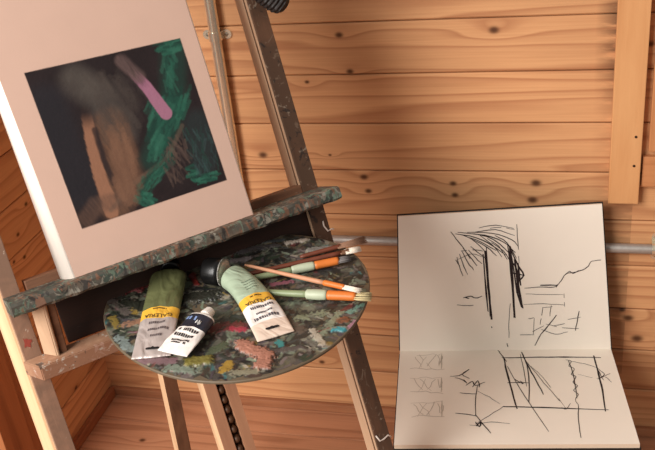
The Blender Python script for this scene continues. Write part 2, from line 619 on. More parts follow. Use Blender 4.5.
def saddle(x, z, vertical):
    """pipe saddle: two eared flanges, a raised strap and two screws"""
    bm = bmesh.new()
    w = 0.0085
    n = 14
    outer, inner = [], []
    for rr, lst, yy in ((pr_ + .0020, outer, 0.0110), (pr_ + .0004, inner, 0.0126)):
        lst.append((-0.020, yy))
        lst.append((-rr, yy))
        for k in range(n + 1):
            t_ = math.pi - math.pi * k / n
            lst.append((math.cos(t_) * rr, -math.sin(t_) * rr))
        lst.append((rr, yy))
        lst.append((0.020, yy))
    q = [[bm.verts.new((p[0], p[1], s_)) for p in lst] for lst in (outer, inner) for s_ in (-w, w)]
    for k in range(len(outer) - 1):
        bm.faces.new([q[0][k], q[0][k + 1], q[1][k + 1], q[1][k]])
        bm.faces.new([q[2][k], q[2][k + 1], q[3][k + 1], q[3][k]])
        bm.faces.new([q[0][k], q[0][k + 1], q[2][k + 1], q[2][k]])
        bm.faces.new([q[1][k], q[1][k + 1], q[3][k + 1], q[3][k]])
    for k in (0, -1):
        bm.faces.new([q[0][k], q[1][k], q[3][k], q[2][k]])
    for sx in (-1, 1):
        t = bmesh.new()
        bmesh.ops.create_cone(t, cap_ends=True, segments=20, radius1=.0094, radius2=.0090, depth=.002)
        bmesh.ops.rotate(t, verts=t.verts, matrix=Matrix.Rotation(math.pi / 2, 3, 'X'))
        bmesh.ops.translate(t, verts=t.verts, vec=(sx * 0.0200, 0.0117, 0))
        merge(bm, t)
    if not vertical:
        bmesh.ops.rotate(bm, verts=bm.verts, matrix=Matrix.Rotation(math.pi / 2, 3, 'Y'))
    o = bmobj('saddle_clip', bm, M_STEEL, pipe, False, (x, 0, z))
    for sx in (-1, 1):
        bm = bmesh.new()
        bmesh.ops.create_uvsphere(bm, u_segments=12, v_segments=8, radius=.0036)
        bmesh.ops.scale(bm, verts=bm.verts, vec=(1, .45, 1))
        me_loc = (sx * 0.0195, 0.0106, 0) if vertical else (0, 0.0106, sx * 0.0195)
        bmobj('screw', bm, M_SCREW, o, False, me_loc)


P = wl(216.5, 36, -0.0135)
saddle(0, P[2] - hzc, True)
P = wl(655, 239, -0.0135)
saddle(P[0] - vx + 0.004, 0, False)

# ------------------------------------------------------------------ easel
EB = (0.127, -0.868, -0.066)           # a point of the frame that lies on the floor between its feet
base = ew(*EB)
easel = empty('easel', base)
easel.rotation_euler = Matrix([[EU[i], EV[i], EN[i]] for i in range(3)]).to_euler()
tag(easel, 'paint-worn wooden studio easel leaning back, with ledge and tray', 'easel')
EL = (-EB[0], -EB[1], -EB[2])


def epart(name, bm, mat, parent=None, smooth=False):
    if parent is None:
        return bmobj(name, bm, mat, easel, smooth, EL)
    return bmobj(name, bm, mat, parent, smooth)


def lit_sides(o):
    # light from the left is painted on the uprights' left sides as a paler wood
    o.data.materials.append(M_LIT_SIDE)
    k = len(o.data.materials) - 1
    for p in o.data.polygons:
        if p.normal.x < -0.6:
            p.material_index = k


def v_floor(N_):
    # V at which a point of the frame with depth N_ meets the floor
    return -(P0[2] + EN[2] * N_) / EV[2]


TOPV = 0.80
# right leg: rear rail plus a worn front strip over a groove
for side in ('left', 'right'):
    if side == 'right':
        u0, u1 = 0.3465, 0.3735
        rail = [(u0, -0.062), (u0, -0.089), (u1, -0.089), (u1, -0.062), (u1 - .004, -.062), (u1 - .004, -.0545), (u0 + .014, -.0545), (u0 + .014, -.062)]
    else:
        u0, u1 = -0.119, -0.0955
        rail = [(-0.1225, -0.053), (-0.1315, -0.074), (-0.1315, -0.092), (u1, -0.092), (u1, -0.053)]
    bm = bmesh.new()
    t = bmesh.new()
    prism(t, rail, 1, v_floor(-.09) + .03, TOPV, 0.0012)
    merge(bm, t)
    leg = epart('leg', bm, M_LEG if side == 'right' else M_LIT_SIDE)
    bm = bmesh.new()
    box(bm, (u0 + .0006, v_floor(-.05) + .05, -0.0490), (u1, TOPV, -0.045), 0.0008)
    box(bm, (u0 - .0006, v_floor(-.05) + .05, -0.0545), (u1, TOPV, -0.0491), 0.0006, 1)
    bmobj('front_strip', bm, [M_LEG_DIRTY if side == 'right' else M_LEG_WORN, M_LEG], leg)
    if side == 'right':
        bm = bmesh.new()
        box(bm, (u0 + .0010, v_floor(-.05) + .05, -0.0619), (u0 + .0139, TOPV, -0.0546))  # dark slip fills the groove to stand in for shade in the gap
        bmobj('groove_shade_slip', bm, M_RACK, leg)
    bm = bmesh.new()
    box(bm, (u0 - .004, v_floor(-.07) - .01, -0.096), (u1 + .004, v_floor(-.07) + .04, -0.041), 0.004)
    # foot block cut level with the floor
    bmobj('foot', bm, M_LEG_DIRTY, leg)

# central mast: two planks with a ratchet between them
bm = bmesh.new()
box(bm, (0.110, v_floor(-.09) + .12, -0.104), (0.1295, 0.80, -0.072), 0.0012)
mast = epart('mast', bm, M_MAST)
lit_sides(mast)
bm = bmesh.new()
n = 90
va, vb = v_floor(-.09) + .12, 0.80
poly = [(0.159, va), (0.159, vb)]
for k in range(n, -1, -1):
    vv = va + (vb - va) * k / n
    poly.append((0.1415 + 0.0018 * math.cos((vv) / 0.0165 * 2 * math.pi), vv))
prism(bm, poly, 2, -0.104, -0.072)
bmobj('mast_plank', bm, M_MAST, mast)
bm = bmesh.new()
vv = va
while vv < -0.08:
    t = bmesh.new()
    bmesh.ops.create_uvsphere(t, u_segments=14, v_segments=8, radius=1.0)
    bmesh.ops.scale(t, verts=t.verts, vec=(.0068, .0082, .0115))
    bmesh.ops.translate(t, verts=t.verts, vec=(0.1355, vv, -0.084))
    for f in t.faces:
        f.smooth = True
    merge(bm, t)
    vv += 0.0165
box(bm, (0.1290, va, -0.104), (0.1425, 0.78, -0.090))
bmobj('ratchet_rack', bm, M_RACK, mast)

# floor-level crossbar and head crossbar
bm = bmesh.new()
box(bm, (-0.0955, -0.80, -0.072), (0.3465, -0.755, -0.050), 0.002)
epart('bottom_crossbar', bm, M_CROSS)
bm = bmesh.new()
box(bm, (-0.131, 0.755, -0.072), (0.3735, 0.80, -0.045), 0.002)
epart('head_crossbar', bm, M_CROSS)

# rear leg: stands almost upright behind the mast
pt, pb = on(160, 376, EU, P0 + EU * 0.11), on(176, 450, EU, P0 + EU * 0.11)
dirv = (pt - pb) / (pt[2] - pb[2])
foot = pb - dirv * pb[2]
bm = bmesh.new()
hw_u, hw_m = 0.0125, 0.013


def rl(z, a, b):
    p = foot + dirv * z + EU * a + EM * b
    q = EMAT @ (p - P0)
    return q


rings = []
for z in (0.001, 1.09):
    rings.append([bm.verts.new(rl(z, a, b)) for a, b in ((0, hw_m), (2 * hw_u, hw_m), (2 * hw_u, -hw_m), (0, -hw_m))])
bm.faces.new(rings[0][::-1])
bm.faces.new(rings[1])
for k in range(4):
    bm.faces.new([rings[0][k], rings[0][(k + 1) % 4], rings[1][(k + 1) % 4], rings[1][k]])
bmesh.ops.bevel(bm, geom=bm.edges[:], offset=.0012, segments=1, affect='EDGES')
lit_sides(epart('rear_leg', bm, M_REAR))

# crossbar behind the canvas
bm = bmesh.new()
box(bm, (-0.0865, -0.078, -0.070), (0.3465, -0.0465, -0.0455), 0.0012)
epart('crossbar', bm, M_CROSS)

# the ledge the canvas stands on: a worn moulding, slightly wavy front
bm = bmesh.new()
nU = 60
prof = [(-0.0455, -0.0785), (-0.0455, -0.0590), (0.013, -0.0590), (0.0185, -0.0610), (0.0195, -0.0650), (0.0195, -0.0750), (0.016, -0.0785)]
rows = []
for i in range(nU + 1):
    U = -0.1195 + (0.4965) * i / nU
    rows.append([bm.verts.new((U, pv + (0.0006 * math.sin(i * 1.7 + k) if k > 1 else 0), pn + (0.0008 * math.sin(i * .9 + 2 * k) if k > 1 else 0))) for k, (pn, pv) in enumerate(prof)])
for a_, b_ in zip(rows, rows[1:]):
    for k in range(len(prof)):
        bm.faces.new([a_[k], a_[(k + 1) % 7], b_[(k + 1) % 7], b_[k]])
bm.faces.new(rows[0])
bm.faces.new(rows[-1][::-1])
epart('ledge', bm, M_LEDGE)

# tray below the ledge; its bars are level, so they are laid out in (u, m, z)
def umz(U, m_, z):
    p = P0 + EU * U + EM * m_
    p = np.array([p[0], p[1], z])
    return EMAT @ (p - P0)


def level(name, poly, z0, z1, mat, bev=0.0012):
    bm = bmesh.new()
    A_ = [bm.verts.new(umz(U, m_, z0)) for U, m_ in poly]
    B_ = [bm.verts.new(umz(U, m_, z1)) for U, m_ in poly]
    bm.faces.new(A_[::-1])
    bm.faces.new(B_)
    k = len(poly)
    for i in range(k):
        bm.faces.new([A_[i], A_[(i + 1) % k], B_[(i + 1) % k], B_[i]])
    bmesh.ops.bevel(bm, geom=bm.edges[:], offset=bev, segments=2, affect='EDGES')
    return epart(name, bm, mat)


level('tray_bar', [(-0.1225, 0.0100), (-0.1065, 0.0400), (0.345, 0.0400), (0.345, 0.0100)], 0.6575, 0.680, M_BAR)
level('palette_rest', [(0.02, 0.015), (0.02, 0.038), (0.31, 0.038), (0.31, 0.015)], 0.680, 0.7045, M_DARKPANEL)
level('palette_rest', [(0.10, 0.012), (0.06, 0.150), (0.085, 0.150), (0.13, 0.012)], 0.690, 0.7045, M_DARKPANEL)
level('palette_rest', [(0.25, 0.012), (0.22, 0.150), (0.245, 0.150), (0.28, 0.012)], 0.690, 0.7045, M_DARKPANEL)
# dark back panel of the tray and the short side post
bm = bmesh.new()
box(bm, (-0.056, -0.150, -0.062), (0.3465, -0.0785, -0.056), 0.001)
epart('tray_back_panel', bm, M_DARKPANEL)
level('side_post', [(-0.0940, 0.012), (-0.0800, 0.030), (-0.0760, 0.030), (-0.0760, 0.012)], 0.680, 0.7695, M_LEG)
level('side_slat', [(-0.0735, 0.014), (-0.0735, 0.026), (-0.0640, 0.026), (-0.0640, 0.014)], 0.680, 0.7690, M_CROSS)

# ribbed hand knob at the right leg
kc = EMAT @ (on(267, -4, EN, P0 + EN * -0.03) - P0)
bm = bmesh.new()
ang = math.radians(-46)
nr, ns = 34, 26
rows = []
for i in range(nr + 1):
    t = i / nr
    x = -0.030 + 0.062 * t
    e = math.sqrt(max(0.0, 1 - (abs(2 * t - 1)) ** 4.0))
    r = 0.0185 * e * (1 + 0.06 * math.sin(t * 60)) + 1e-4
    rows.append([bm.verts.new((kc[0] + x * math.cos(ang) - r * math.cos(2 * math.pi * k / ns) * (1 + .05 * (k % 2)) * math.sin(ang),
                               kc[1] + x * math.sin(ang) + r * math.cos(2 * math.pi * k / ns) * (1 + .05 * (k % 2)) * math.cos(ang),
                               -0.022 + r * math.sin(2 * math.pi * k / ns) * (1 + .05 * (k % 2)))) for k in range(ns)])
for a_, b_ in zip(rows, rows[1:]):
    for k in range(ns):
        bm.faces.new([a_[k], a_[(k + 1) % ns], b_[(k + 1) % ns], b_[k]])
bm.faces.new(rows[0])
bm.faces.new(rows[-1])
epart('clamp_knob', bm, M_KNOB)
# flecks of white paint stuck to the right leg
M_SMEAR = plain('white_paint_smear', srgb(222, 208, 196), 0.5)
for pts_, w_ in (([(323, 221), (324, 226), (328, 231), (331, 229), (334, 229)], .0013), ([(376, 436), (380, 441), (384, 439), (388, 435), (391, 437)], .0014)):
    q = [onN(x, y, -0.0443) for x, y in pts_]
    bm = bmesh.new()
    tube(bm, q, [w_] * len(q), 8, 0.6)
    epart('paint_smear', bm, M_SMEAR)

# red paint rubbed into the left leg
bm = bmesh.new()
r_ = np.random.RandomState(4)
c_ = onN(27, 343, -0.0446)
bm.faces.new([bm.verts.new((c_[0] + .0062 * r_.uniform(.5, 1.15) * math.cos(k * .349), c_[1] + .0085 * r_.uniform(.5, 1.15) * math.sin(k * .349), c_[2])) for k in range(18)])
epart('paint_smear', bm, plain('red_paint_smear', srgb(146, 62, 48), 0.6, vs=300, var=.3))

# ------------------------------------------------------------------ canvas
cuv = lambda px, py: onN(px, py, 0.0)[:2]
SQ = [cuv(24, 73), cuv(180, 38), cuv(227, 180), cuv(82, 229)]
cB, cT = -0.0588, 0.40
cL, cR = -0.0318, 0.2372
canvas = empty('canvas', ew((cL + cR) / 2, cB, -0.02))
canvas.rotation_euler = easel.rotation_euler
tag(canvas, 'pale deep-edged canvas with a dark abstract square painted on it, standing on the easel ledge', 'painting')
CLOC = (-(cL + cR) / 2, -cB, 0.02)
nu, nv = 330, 460
gu = np.linspace(cL, cR, nu)
gv = np.linspace(cB, cT, nv)
GU, GV = np.meshgrid(gu, gv)
FU = (GU - cL) / (cR - cL)
eL = lambda v_: -0.0286 - 0.0354 * (v_ - cB)
eR = lambda v_: 0.2386 - 0.0120 * (v_ - cB)
GU = eL(GV) + (eR(GV) - eL(GV)) * FU
x, y = GU.ravel(), GV.ravel()
pw = 0.0014 * (fbm(x * 90, y * 90, 31) - .5)
xs, ys = x + pw, y + 0.0014 * (fbm(x * 90, y * 90, 77) - .5)
cols = np.tile(np.array(srgb(208, 174, 156)), (len(x), 1))
cols *= (0.97 + 0.06 * fbm(x * 30, y * 30, 5))[:, None]
sq = [tuple(p) for p in SQ]
inside = in_poly(x + .12 * pw, y, sq)
dark = np.tile(np.array(srgb(43, 33, 34)), (len(x), 1)) * (0.75 + 0.5 * fbm(x * 60, y * 60, 9))[:, None]


def Z5(X_, Y_):
    return tuple(cuv(20 + X_ / 2.25, 30 + Y_ / 2.25))


def blend(layer, rgb, a):
    a = np.clip(a, 0, 1)[:, None]
    layer[:] = layer * (1 - a) + np.array(rgb) * a


px1 = 0.00068            # one zoomed pixel on the canvas
streak = fbm(x * 420 + y * 150, y * 60 - x * 20, 3)
# grey haze, ochre passages, greens and pink
d, t = seg_dist(xs, ys, [Z5(125, 115), Z5(185, 150), Z5(225, 230)])
blend(dark, srgb(88, 80, 74), (1 - sstep(12 * px1, 48 * px1, d)) * 0.8 * (0.5 + fbm(x * 40, y * 40, 15)))
d, t = seg_dist(xs, ys, [Z5(205, 215), Z5(225, 280), Z5(240, 330), Z5(215, 390)])
blend(dark, srgb(122, 88, 68), (1 - sstep(18 * px1, 46 * px1, d)) * 0.8 * (0.45 + 0.9 * streak))
d, t = seg_dist(xs, ys, [Z5(60, 170), Z5(95, 260), Z5(140, 360)])
blend(dark, srgb(40, 40, 46), (1 - sstep(20 * px1, 60 * px1, d)) * 0.6)
d, t = seg_dist(xs, ys, [Z5(148, 185), Z5(160, 250), Z5(178, 320), Z5(206, 408)])
blend(dark, srgb(164, 116, 90), (1 - sstep(12 * px1, 17 * px1, d + 4 * px1 * (1 - t) + 6 * px1 * (streak - .5))) * sstep(-.02, .22, t) * 0.92)
d, t = seg_dist(xs, ys, [Z5(168, 225), Z5(188, 290), Z5(212, 345)])
blend(dark, srgb(52, 40, 40), (1 - sstep(3 * px1, 8 * px1, d)) * 0.85)
d, t = seg_dist(xs, ys, [Z5(205, 405), Z5(255, 345), Z5(330, 290), Z5(365, 215)])
blend(dark, srgb(120, 96, 80), (1 - sstep(2 * px1, 7 * px1, d)) * 0.55)
d, t = seg_dist(xs, ys, [Z5(150, 425), Z5(170, 395), Z5(215, 385), Z5(250, 370)])
blend(dark, srgb(104, 78, 66), (1 - sstep(10 * px1, 24 * px1, d)) * 0.6 * (0.4 + streak))
G1, G2 = srgb(36, 96, 74), srgb(46, 124, 94)


def scratch(pp, ang, n_, ln, wd, cols_, amt, seed, spread=.35):
    """dry-brush strokes kept inside a patch given in picture positions"""
    r_ = np.random.RandomState(seed)
    P_ = np.array(pp, float)
    lo, hi = P_.min(0), P_.max(0)
    k_ = 0
    while k_ < n_:
        c_ = lo + (hi - lo) * r_.rand(2)
        if not in_poly(np.array([c_[0]]), np.array([c_[1]]), [tuple(p) for p in pp])[0]:
            continue
        k_ += 1
        a_ = math.radians(ang) + r_.uniform(-spread, spread)
        l_ = ln * r_.uniform(.5, 1.2)
        q0, q1 = Z5(c_[0] - l_ * math.cos(a_), c_[1] - l_ * math.sin(a_)), Z5(c_[0] + l_ * math.cos(a_), c_[1] + l_ * math.sin(a_))
        w_ = wd * px1 * r_.uniform(.5, 1.2)
        m_ = (np.abs(x - (q0[0] + q1[0]) / 2) < .03) & (np.abs(y - (q0[1] + q1[1]) / 2) < .03)
        d_, t_ = seg_dist(xs[m_], ys[m_], [q0, q1])
        al = (1 - sstep(w_ * .4, w_, d_ + w_ * .8 * (grit[m_] - .5))) * amt * r_.uniform(.4, 1) * sstep(.3, .55, grit[m_] + .2)
        sub = dark[m_]
        blend(sub, cols_[r_.randint(len(cols_))], al)
        dark[m_] = sub


grit = fbm(x * 520, y * 520, 19)
GR = [srgb(36, 82, 68), srgb(42, 96, 78), srgb(30, 66, 56), srgb(56, 112, 92)]
TE = [srgb(56, 82, 80), srgb(72, 100, 98), srgb(44, 64, 64), srgb(36, 84, 70)]
d, t = seg_dist(xs, ys, [Z5(345, 40), Z5(345, 150), Z5(330, 220), Z5(300, 290)])
blend(dark, srgb(34, 70, 60), (1 - sstep(14 * px1, 40 * px1, d)) * .6)
d, t = seg_dist(xs, ys, [Z5(400, 210), Z5(415, 300)])
blend(dark, srgb(46, 58, 58), (1 - sstep(14 * px1, 42 * px1, d)) * .6)
scratch([(282, 165), (345, 150), (388, 150), (352, 225), (320, 270), (294, 288), (298, 225)], 112, 130, 20, 6, GR, .7, 41, .3)
scratch([(318, 60), (350, 50), (352, 160), (330, 150)], 80, 40, 18, 5, GR, .55, 44)
scratch([(302, 30), (355, 19), (360, 44), (336, 58), (312, 52)], 165, 46, 10, 5, GR[1:], .9, 51)
scratch([(258, 374), (290, 368), (303, 382), (282, 396), (264, 388)], 30, 40, 7, 5, GR[1:], .95, 61)
scratch([(380, 305), (402, 330), (446, 318), (440, 335), (402, 346), (384, 330)], 170, 46, 9, 4.5, GR, .85, 71)
scratch([(365, 225), (425, 215), (452, 310), (396, 322)], 75, 90, 13, 2.6, TE, .36, 81, .5)
scratch([(262, 355), (335, 265), (345, 300), (290, 370)], 130, 70, 16, 4, GR, .5, 91, .3)
scratch([(330, 260), (372, 240), (380, 320), (330, 345)], 60, 50, 18, 3, [srgb(104, 84, 74), srgb(78, 64, 60)], .6, 96, .5)
scratch([(150, 110), (280, 110), (260, 230), (190, 250)], 65, 70, 30, 9, [srgb(84, 74, 68), srgb(70, 60, 56)], .25, 98, .3)
scratch([(205, 250), (250, 240), (262, 360), (225, 400)], 70, 90, 30, 8, [srgb(138, 100, 78), srgb(120, 86, 68)], .35, 99, .2)
d, t = seg_dist(xs, ys, [Z5(250, 92), Z5(285, 128), Z5(328, 187)])
blend(dark, srgb(178, 120, 144), (1 - sstep(12 * px1, 15 * px1, d + 3 * px1 * (1 - t))) * sstep(0.0, 0.45, t + .3 * (streak - .5)) * 0.95)
d, t = seg_dist(xs, ys, [Z5(228, 70), Z5(268, 105)])
blend(dark, srgb(120, 96, 92), (1 - sstep(8 * px1, 18 * px1, d)) * 0.6 * (0.4 + streak))
sd = np.full(x.shape, 1.0)
for (ax_, ay_), (bx_, by_) in zip(sq, sq[1:] + sq[:1]):
    ln_ = math.hypot(bx_ - ax_, by_ - ay_)
    sd = np.minimum(sd, -((bx_ - ax_) * (y - ay_) - (by_ - ay_) * (x - ax_)) / ln_)
al = sstep(-.0007, .0007, sd + .25 * pw)[:, None]
cols = cols * (1 - al) + dark * .8 * al
Vg = np.stack([x, y, np.where(sd > 0, 0.0002 * fbm(x * 300, y * 300, 2), 0.0)], 1)
Fg = [(j * nu + i, j * nu + i + 1, (j + 1) * nu + i + 1, (j + 1) * nu + i) for j in range(nv - 1) for i in range(nu - 1)]
face = obj('painted_face', Vg, Fg, M_CANVAS, canvas, True, CLOC)
set_cols(face.data, cols)
# canvas wrapped round the stretcher: sides flare a little towards the back
bm = bmesh.new()
prof = [(0.0, 0.0), (0.0022, -0.0016), (0.0060, -0.006), (0.0105, -0.020), (0.0125, -0.043)]
loops = []
for off, nn in prof:
    fl = lambda v_: off * max(.3, 1 - 2.6 * (v_ - cB))
    ro = min(off, .002)
    loops.append([bm.verts.new(p) for p in ((eL(cB) - fl(cB), cB, nn), (eR(cB) + ro, cB, nn), (eR(cT) + ro, cT + off, nn), (eL(cT) - fl(cT), cT + off, nn))])
for a_, b_ in zip(loops, loops[1:]):
    for k in range(4):
        f = bm.faces.new([a_[k], a_[(k + 1) % 4], b_[(k + 1) % 4], b_[k]])
        f.smooth = k == 3
bm.faces.new(loops[-1][::-1])
bmobj('wrapped_edge', bm, M_CANVAS_SIDE, canvas, False, CLOC)

# ------------------------------------------------------------------ palette
ZP = 0.7095
ZB = 0.7047
outline = [(106, 315), (107, 303), (113, 290), (125, 276), (146, 264), (180, 251), (225, 240), (265, 234.5), (310, 234), (340, 243), (358, 262), (367, 285),
           (368, 300), (362, 318), (349, 334), (325, 350), (296, 364), (262, 375.5), (225, 381), (185, 380), (152, 371), (125, 354), (111, 335)]
po = np.array([hz(px, py, ZP)[:2] for px, py in outline])
A_ = np.c_[2 * po, np.ones(len(po))]
sol = np.linalg.lstsq(A_, (po ** 2).sum(1), rcond=None)[0]
pc = sol[:2]
pr0 = math.sqrt(sol[2] + pc @ pc)
# outline radius as a smooth function of angle
th_ = np.arctan2(po[:, 1] - pc[1], po[:, 0] - pc[0])
rr_ = np.hypot(*(po - pc).T)
H_ = 3
B_ = np.stack([np.ones_like(th_)] + [f(k * th_) for k in range(1, H_ + 1) for f in (np.cos, np.sin)], 1)
cf = np.linalg.lstsq(B_, rr_, rcond=None)[0]


def prad(t):
    return sum(c_ * b_ for c_, b_ in zip(cf, [np.ones_like(t)] + [f(k * t) for k in range(1, H_ + 1) for f in (np.cos, np.sin)]))


palette = empty('palette', (pc[0], pc[1], ZB))
tag(palette, 'round wooden palette caked with dried paint, lying on the easel tray', 'palette')
NT = 220
ths = np.linspace(0, 2 * math.pi, NT, endpoint=False)
bm = bmesh.new()
rings = []
for dr, z in ((-.002, 0), (0, .0006), (0, ZP - ZB - .0018), (-.0010, ZP - ZB - .0006)):
    r = prad(ths) + dr
    rings.append([bm.verts.new((r[i] * math.cos(ths[i]), r[i] * math.sin(ths[i]), z)) for i in range(NT)])
for a_, b_ in zip(rings, rings[1:]):
    for k in range(NT):
        bm.faces.new([a_[k], a_[(k + 1) % NT], b_[(k + 1) % NT], b_[k]])
bm.faces.new(rings[0][::-1])
bm.faces.new(rings[-1])
bmobj('board', bm, M_PALETTE_WOOD, palette)

# dried paint: a relief of daubs over the whole board
gn = 400
ext = pr0 * 1.06
g = np.linspace(-ext, ext, gn)
GX, GY = np.meshgrid(g, g)
x, y = GX.ravel(), GY.ravel()
rt = np.hypot(x, y)
lim = prad(np.arctan2(y, x)) - .0012
scale = np.where(rt > lim, lim / np.maximum(rt, 1e-9), 1.0)
keep = rt <= lim + (g[1] - g[0]) * 1.1
x2, y2 = x * scale, y * scale
wx, wy = x2 + .012 * (fbm(x2 * 45, y2 * 45, 101) - .5), y2 + .012 * (fbm(x2 * 45, y2 * 45, 133) - .5)
n1 = fbm(x2 * 26, y2 * 26, 140)
pc_cols = np.tile(np.array(srgb(58, 56, 52)), (len(x2), 1))
h = 0.0004 * n1
rs = np.random.RandomState(12)
fine = fbm(x2 * 260, y2 * 260, 160)
GEN = [srgb(40, 42, 40), srgb(72, 74, 66), srgb(92, 92, 84), srgb(34, 34, 40), srgb(50, 62, 50), srgb(98, 94, 92), srgb(108, 106, 88), srgb(66, 72, 72),
       srgb(82, 60, 52), srgb(118, 108, 108), srgb(44, 54, 46), srgb(128, 128, 112), srgb(84, 76, 86), srgb(60, 48, 44), srgb(132, 146, 128), srgb(30, 32, 32), srgb(150, 150, 138), srgb(112, 122, 110)]
def scatter(count, big, amin, amax, wlo, whi):
    for k in range(count):
        rr = pr0 * math.sqrt(rs.rand())
        aa = rs.rand() * 6.283
        cx, cy = rr * math.cos(aa), rr * math.sin(aa)
        L_ = rs.uniform(.002, .016)
        o_ = rs.rand() * 3.14
        w_ = rs.uniform(wlo, whi) if k > big else rs.uniform(.004, .010)
        ex, ey = L_ * math.cos(o_) * .5, L_ * math.sin(o_) * .5
        near = (np.abs(wx - cx) < L_ + w_) & (np.abs(wy - cy) < L_ + w_)
        if not near.any():
            continue
        dd, tt = seg_dist(wx[near], wy[near], [(cx - ex, cy - ey), (cx + ex, cy + ey)])
        al = 1 - sstep(w_ * .55, w_, dd + w_ * .9 * (fine[near] - .5))
        c_ = np.array(GEN[rs.randint(len(GEN))]) * rs.uniform(.6, 1.3)
        if rs.rand() < .06:
            c_ = np.array([srgb(176, 170, 158), srgb(70, 122, 126), srgb(126, 56, 56), srgb(150, 128, 66), srgb(146, 114, 122), srgb(186, 178, 164)][rs.randint(6)])
        al = al * rs.uniform(amin, amax)
        pc_cols[near] = pc_cols[near] * (1 - al[:, None]) + c_ * (.8 + .4 * fine[near])[:, None] * al[:, None]
        h[near] = h[near] * (1 - .3 * al) + al * rs.uniform(.0002, .0009)


scatter(1700, 300, .45, 1, .0010, .0052)


def daub(pts, wpx, rgb, hh=.0012, amt=.95, rag=.5):
    """a stroke given by where it lies on the palette, width in picture pixels"""
    global pc_cols, h
    q = [tuple(hz(px, py, ZP)[:2] - pc) for px, py in pts]
    w_ = wpx * .00145
    dd, tt = seg_dist(x2 + .7 * (wx - x2), y2 + .7 * (wy - y2), q)
    nn = fbm(x2 * 300, y2 * 300, 211 + int(wpx * 7) % 50) - .5
    al = (1 - sstep(w_ * .6, w_, dd + nn * w_ * (rag + .9))) * amt * sstep(.22, .5, fine + .25)
    tone = (.82 + .36 * fbm(x2 * 160 + y2 * 40, y2 * 50, 307))[:, None]
    pc_cols = pc_cols * (1 - al[:, None]) + (np.array(rgb) * .8 + np.array(srgb(88, 82, 74)) * .2) * tone * al[:, None]
    h = h * (1 - .6 * al) + al * hh * (.7 + .6 * (nn + .5))


# where the photograph shows particular colours
daub([(128, 291), (150, 283)], 8, srgb(142, 40, 52), .002)
daub([(122, 288), (140, 292)], 4, srgb(170, 92, 100), .002)
daub([(112, 300), (128, 312)], 6, srgb(112, 104, 102))
daub([(125, 302), (150, 308)], 9, srgb(42, 50, 42), .002)
daub([(112, 318), (118, 328)], 4, srgb(150, 130, 62))
daub([(125, 325), (140, 322)], 6, srgb(170, 130, 108))
daub([(118, 338), (132, 350)], 5, srgb(138, 156, 158))
daub([(140, 360), (172, 361)], 7, srgb(142, 112, 122))
daub([(170, 368), (192, 372)], 6, srgb(130, 148, 136), .002)
daub([(192, 362), (206, 361)], 8.5, srgb(128, 122, 52), .004, 1, .2)
daub([(210, 352), (222, 346)], 7, srgb(78, 92, 70), .002)
daub([(222, 372), (228, 364)], 4.5, srgb(176, 142, 52))
daub([(232, 373), (255, 372)], 5, srgb(148, 146, 126))
daub([(208, 330), (238, 326)], 9, srgb(112, 38, 42), .002)
daub([(232, 329), (246, 330)], 4, srgb(176, 44, 72), .002)
daub([(245, 347), (266, 356), (262, 365)], 8.5, srgb(190, 132, 114), .004, 1, .9)
daub([(240, 342), (252, 350)], 5, srgb(186, 128, 110), .003, 1, .9)
daub([(279, 342), (281, 345)], 4, srgb(52, 146, 150), .003)
daub([(270, 352), (300, 348)], 5, srgb(90, 84, 86))
daub([(336, 321), (346, 320)], 6, srgb(136, 84, 58), .002, 1, .3)
daub([(336, 330), (345, 329)], 4.5, srgb(64, 170, 188), .003, 1, .3)
daub([(350, 328), (356, 321)], 3, srgb(196, 150, 176))
daub([(318, 338), (330, 326), (340, 314)], 5, srgb(150, 164, 142), .002, .8, 1.0)
daub([(312, 330), (322, 344)], 4, srgb(206, 198, 184), .002, .8, 1.0)
daub([(350, 312), (362, 306)], 4, srgb(112, 160, 150), .002, .8, 1.)
daub([(300, 318), (325, 312)], 5, srgb(158, 168, 140), .002, .7, 1.2)
daub([(285, 320), (300, 330)], 7, srgb(96, 84, 76))
daub([(288, 243), (306, 241)], 4, srgb(214, 204, 194), .003, 1, .8)
daub([(310, 250), (332, 248)], 5.5, srgb(150, 148, 146), .002)
daub([(240, 252), (275, 246)], 7, srgb(110, 108, 116), .002, .8)
daub([(228, 262), (250, 258)], 5, srgb(146, 140, 146), .002, .8)
daub([(215, 246), (262, 240)], 5, srgb(84, 84, 92), .0015, .8)
daub([(276, 253), (290, 251)], 5, srgb(26, 26, 30), .002)
daub([(262, 243), (282, 240)], 4, srgb(104, 116, 126), .0015, .8)
daub([(300, 272), (330, 268)], 5, srgb(40, 44, 56), .0015)
daub([(272, 284), (292, 282)], 4, srgb(160, 96, 120), .0015)
daub([(296, 279), (322, 281)], 4, srgb(92, 132, 128), .0015)
daub([(188, 300), (212, 296)], 11, srgb(26, 32, 26), .004, 1)
daub([(150, 262), (175, 258)], 6, srgb(48, 34, 34), .0015)
daub([(192, 274), (196, 284)], 3.5, srgb(150, 36, 36), .002)
scatter(420, -1, .25, .8, .0006, .0026)
daub([(192, 362), (206, 361)], 8, srgb(128, 122, 52), .003, 1, .2)
daub([(245, 347), (266, 356), (262, 365)], 7.5, srgb(190, 132, 114), .003, 1, .7)
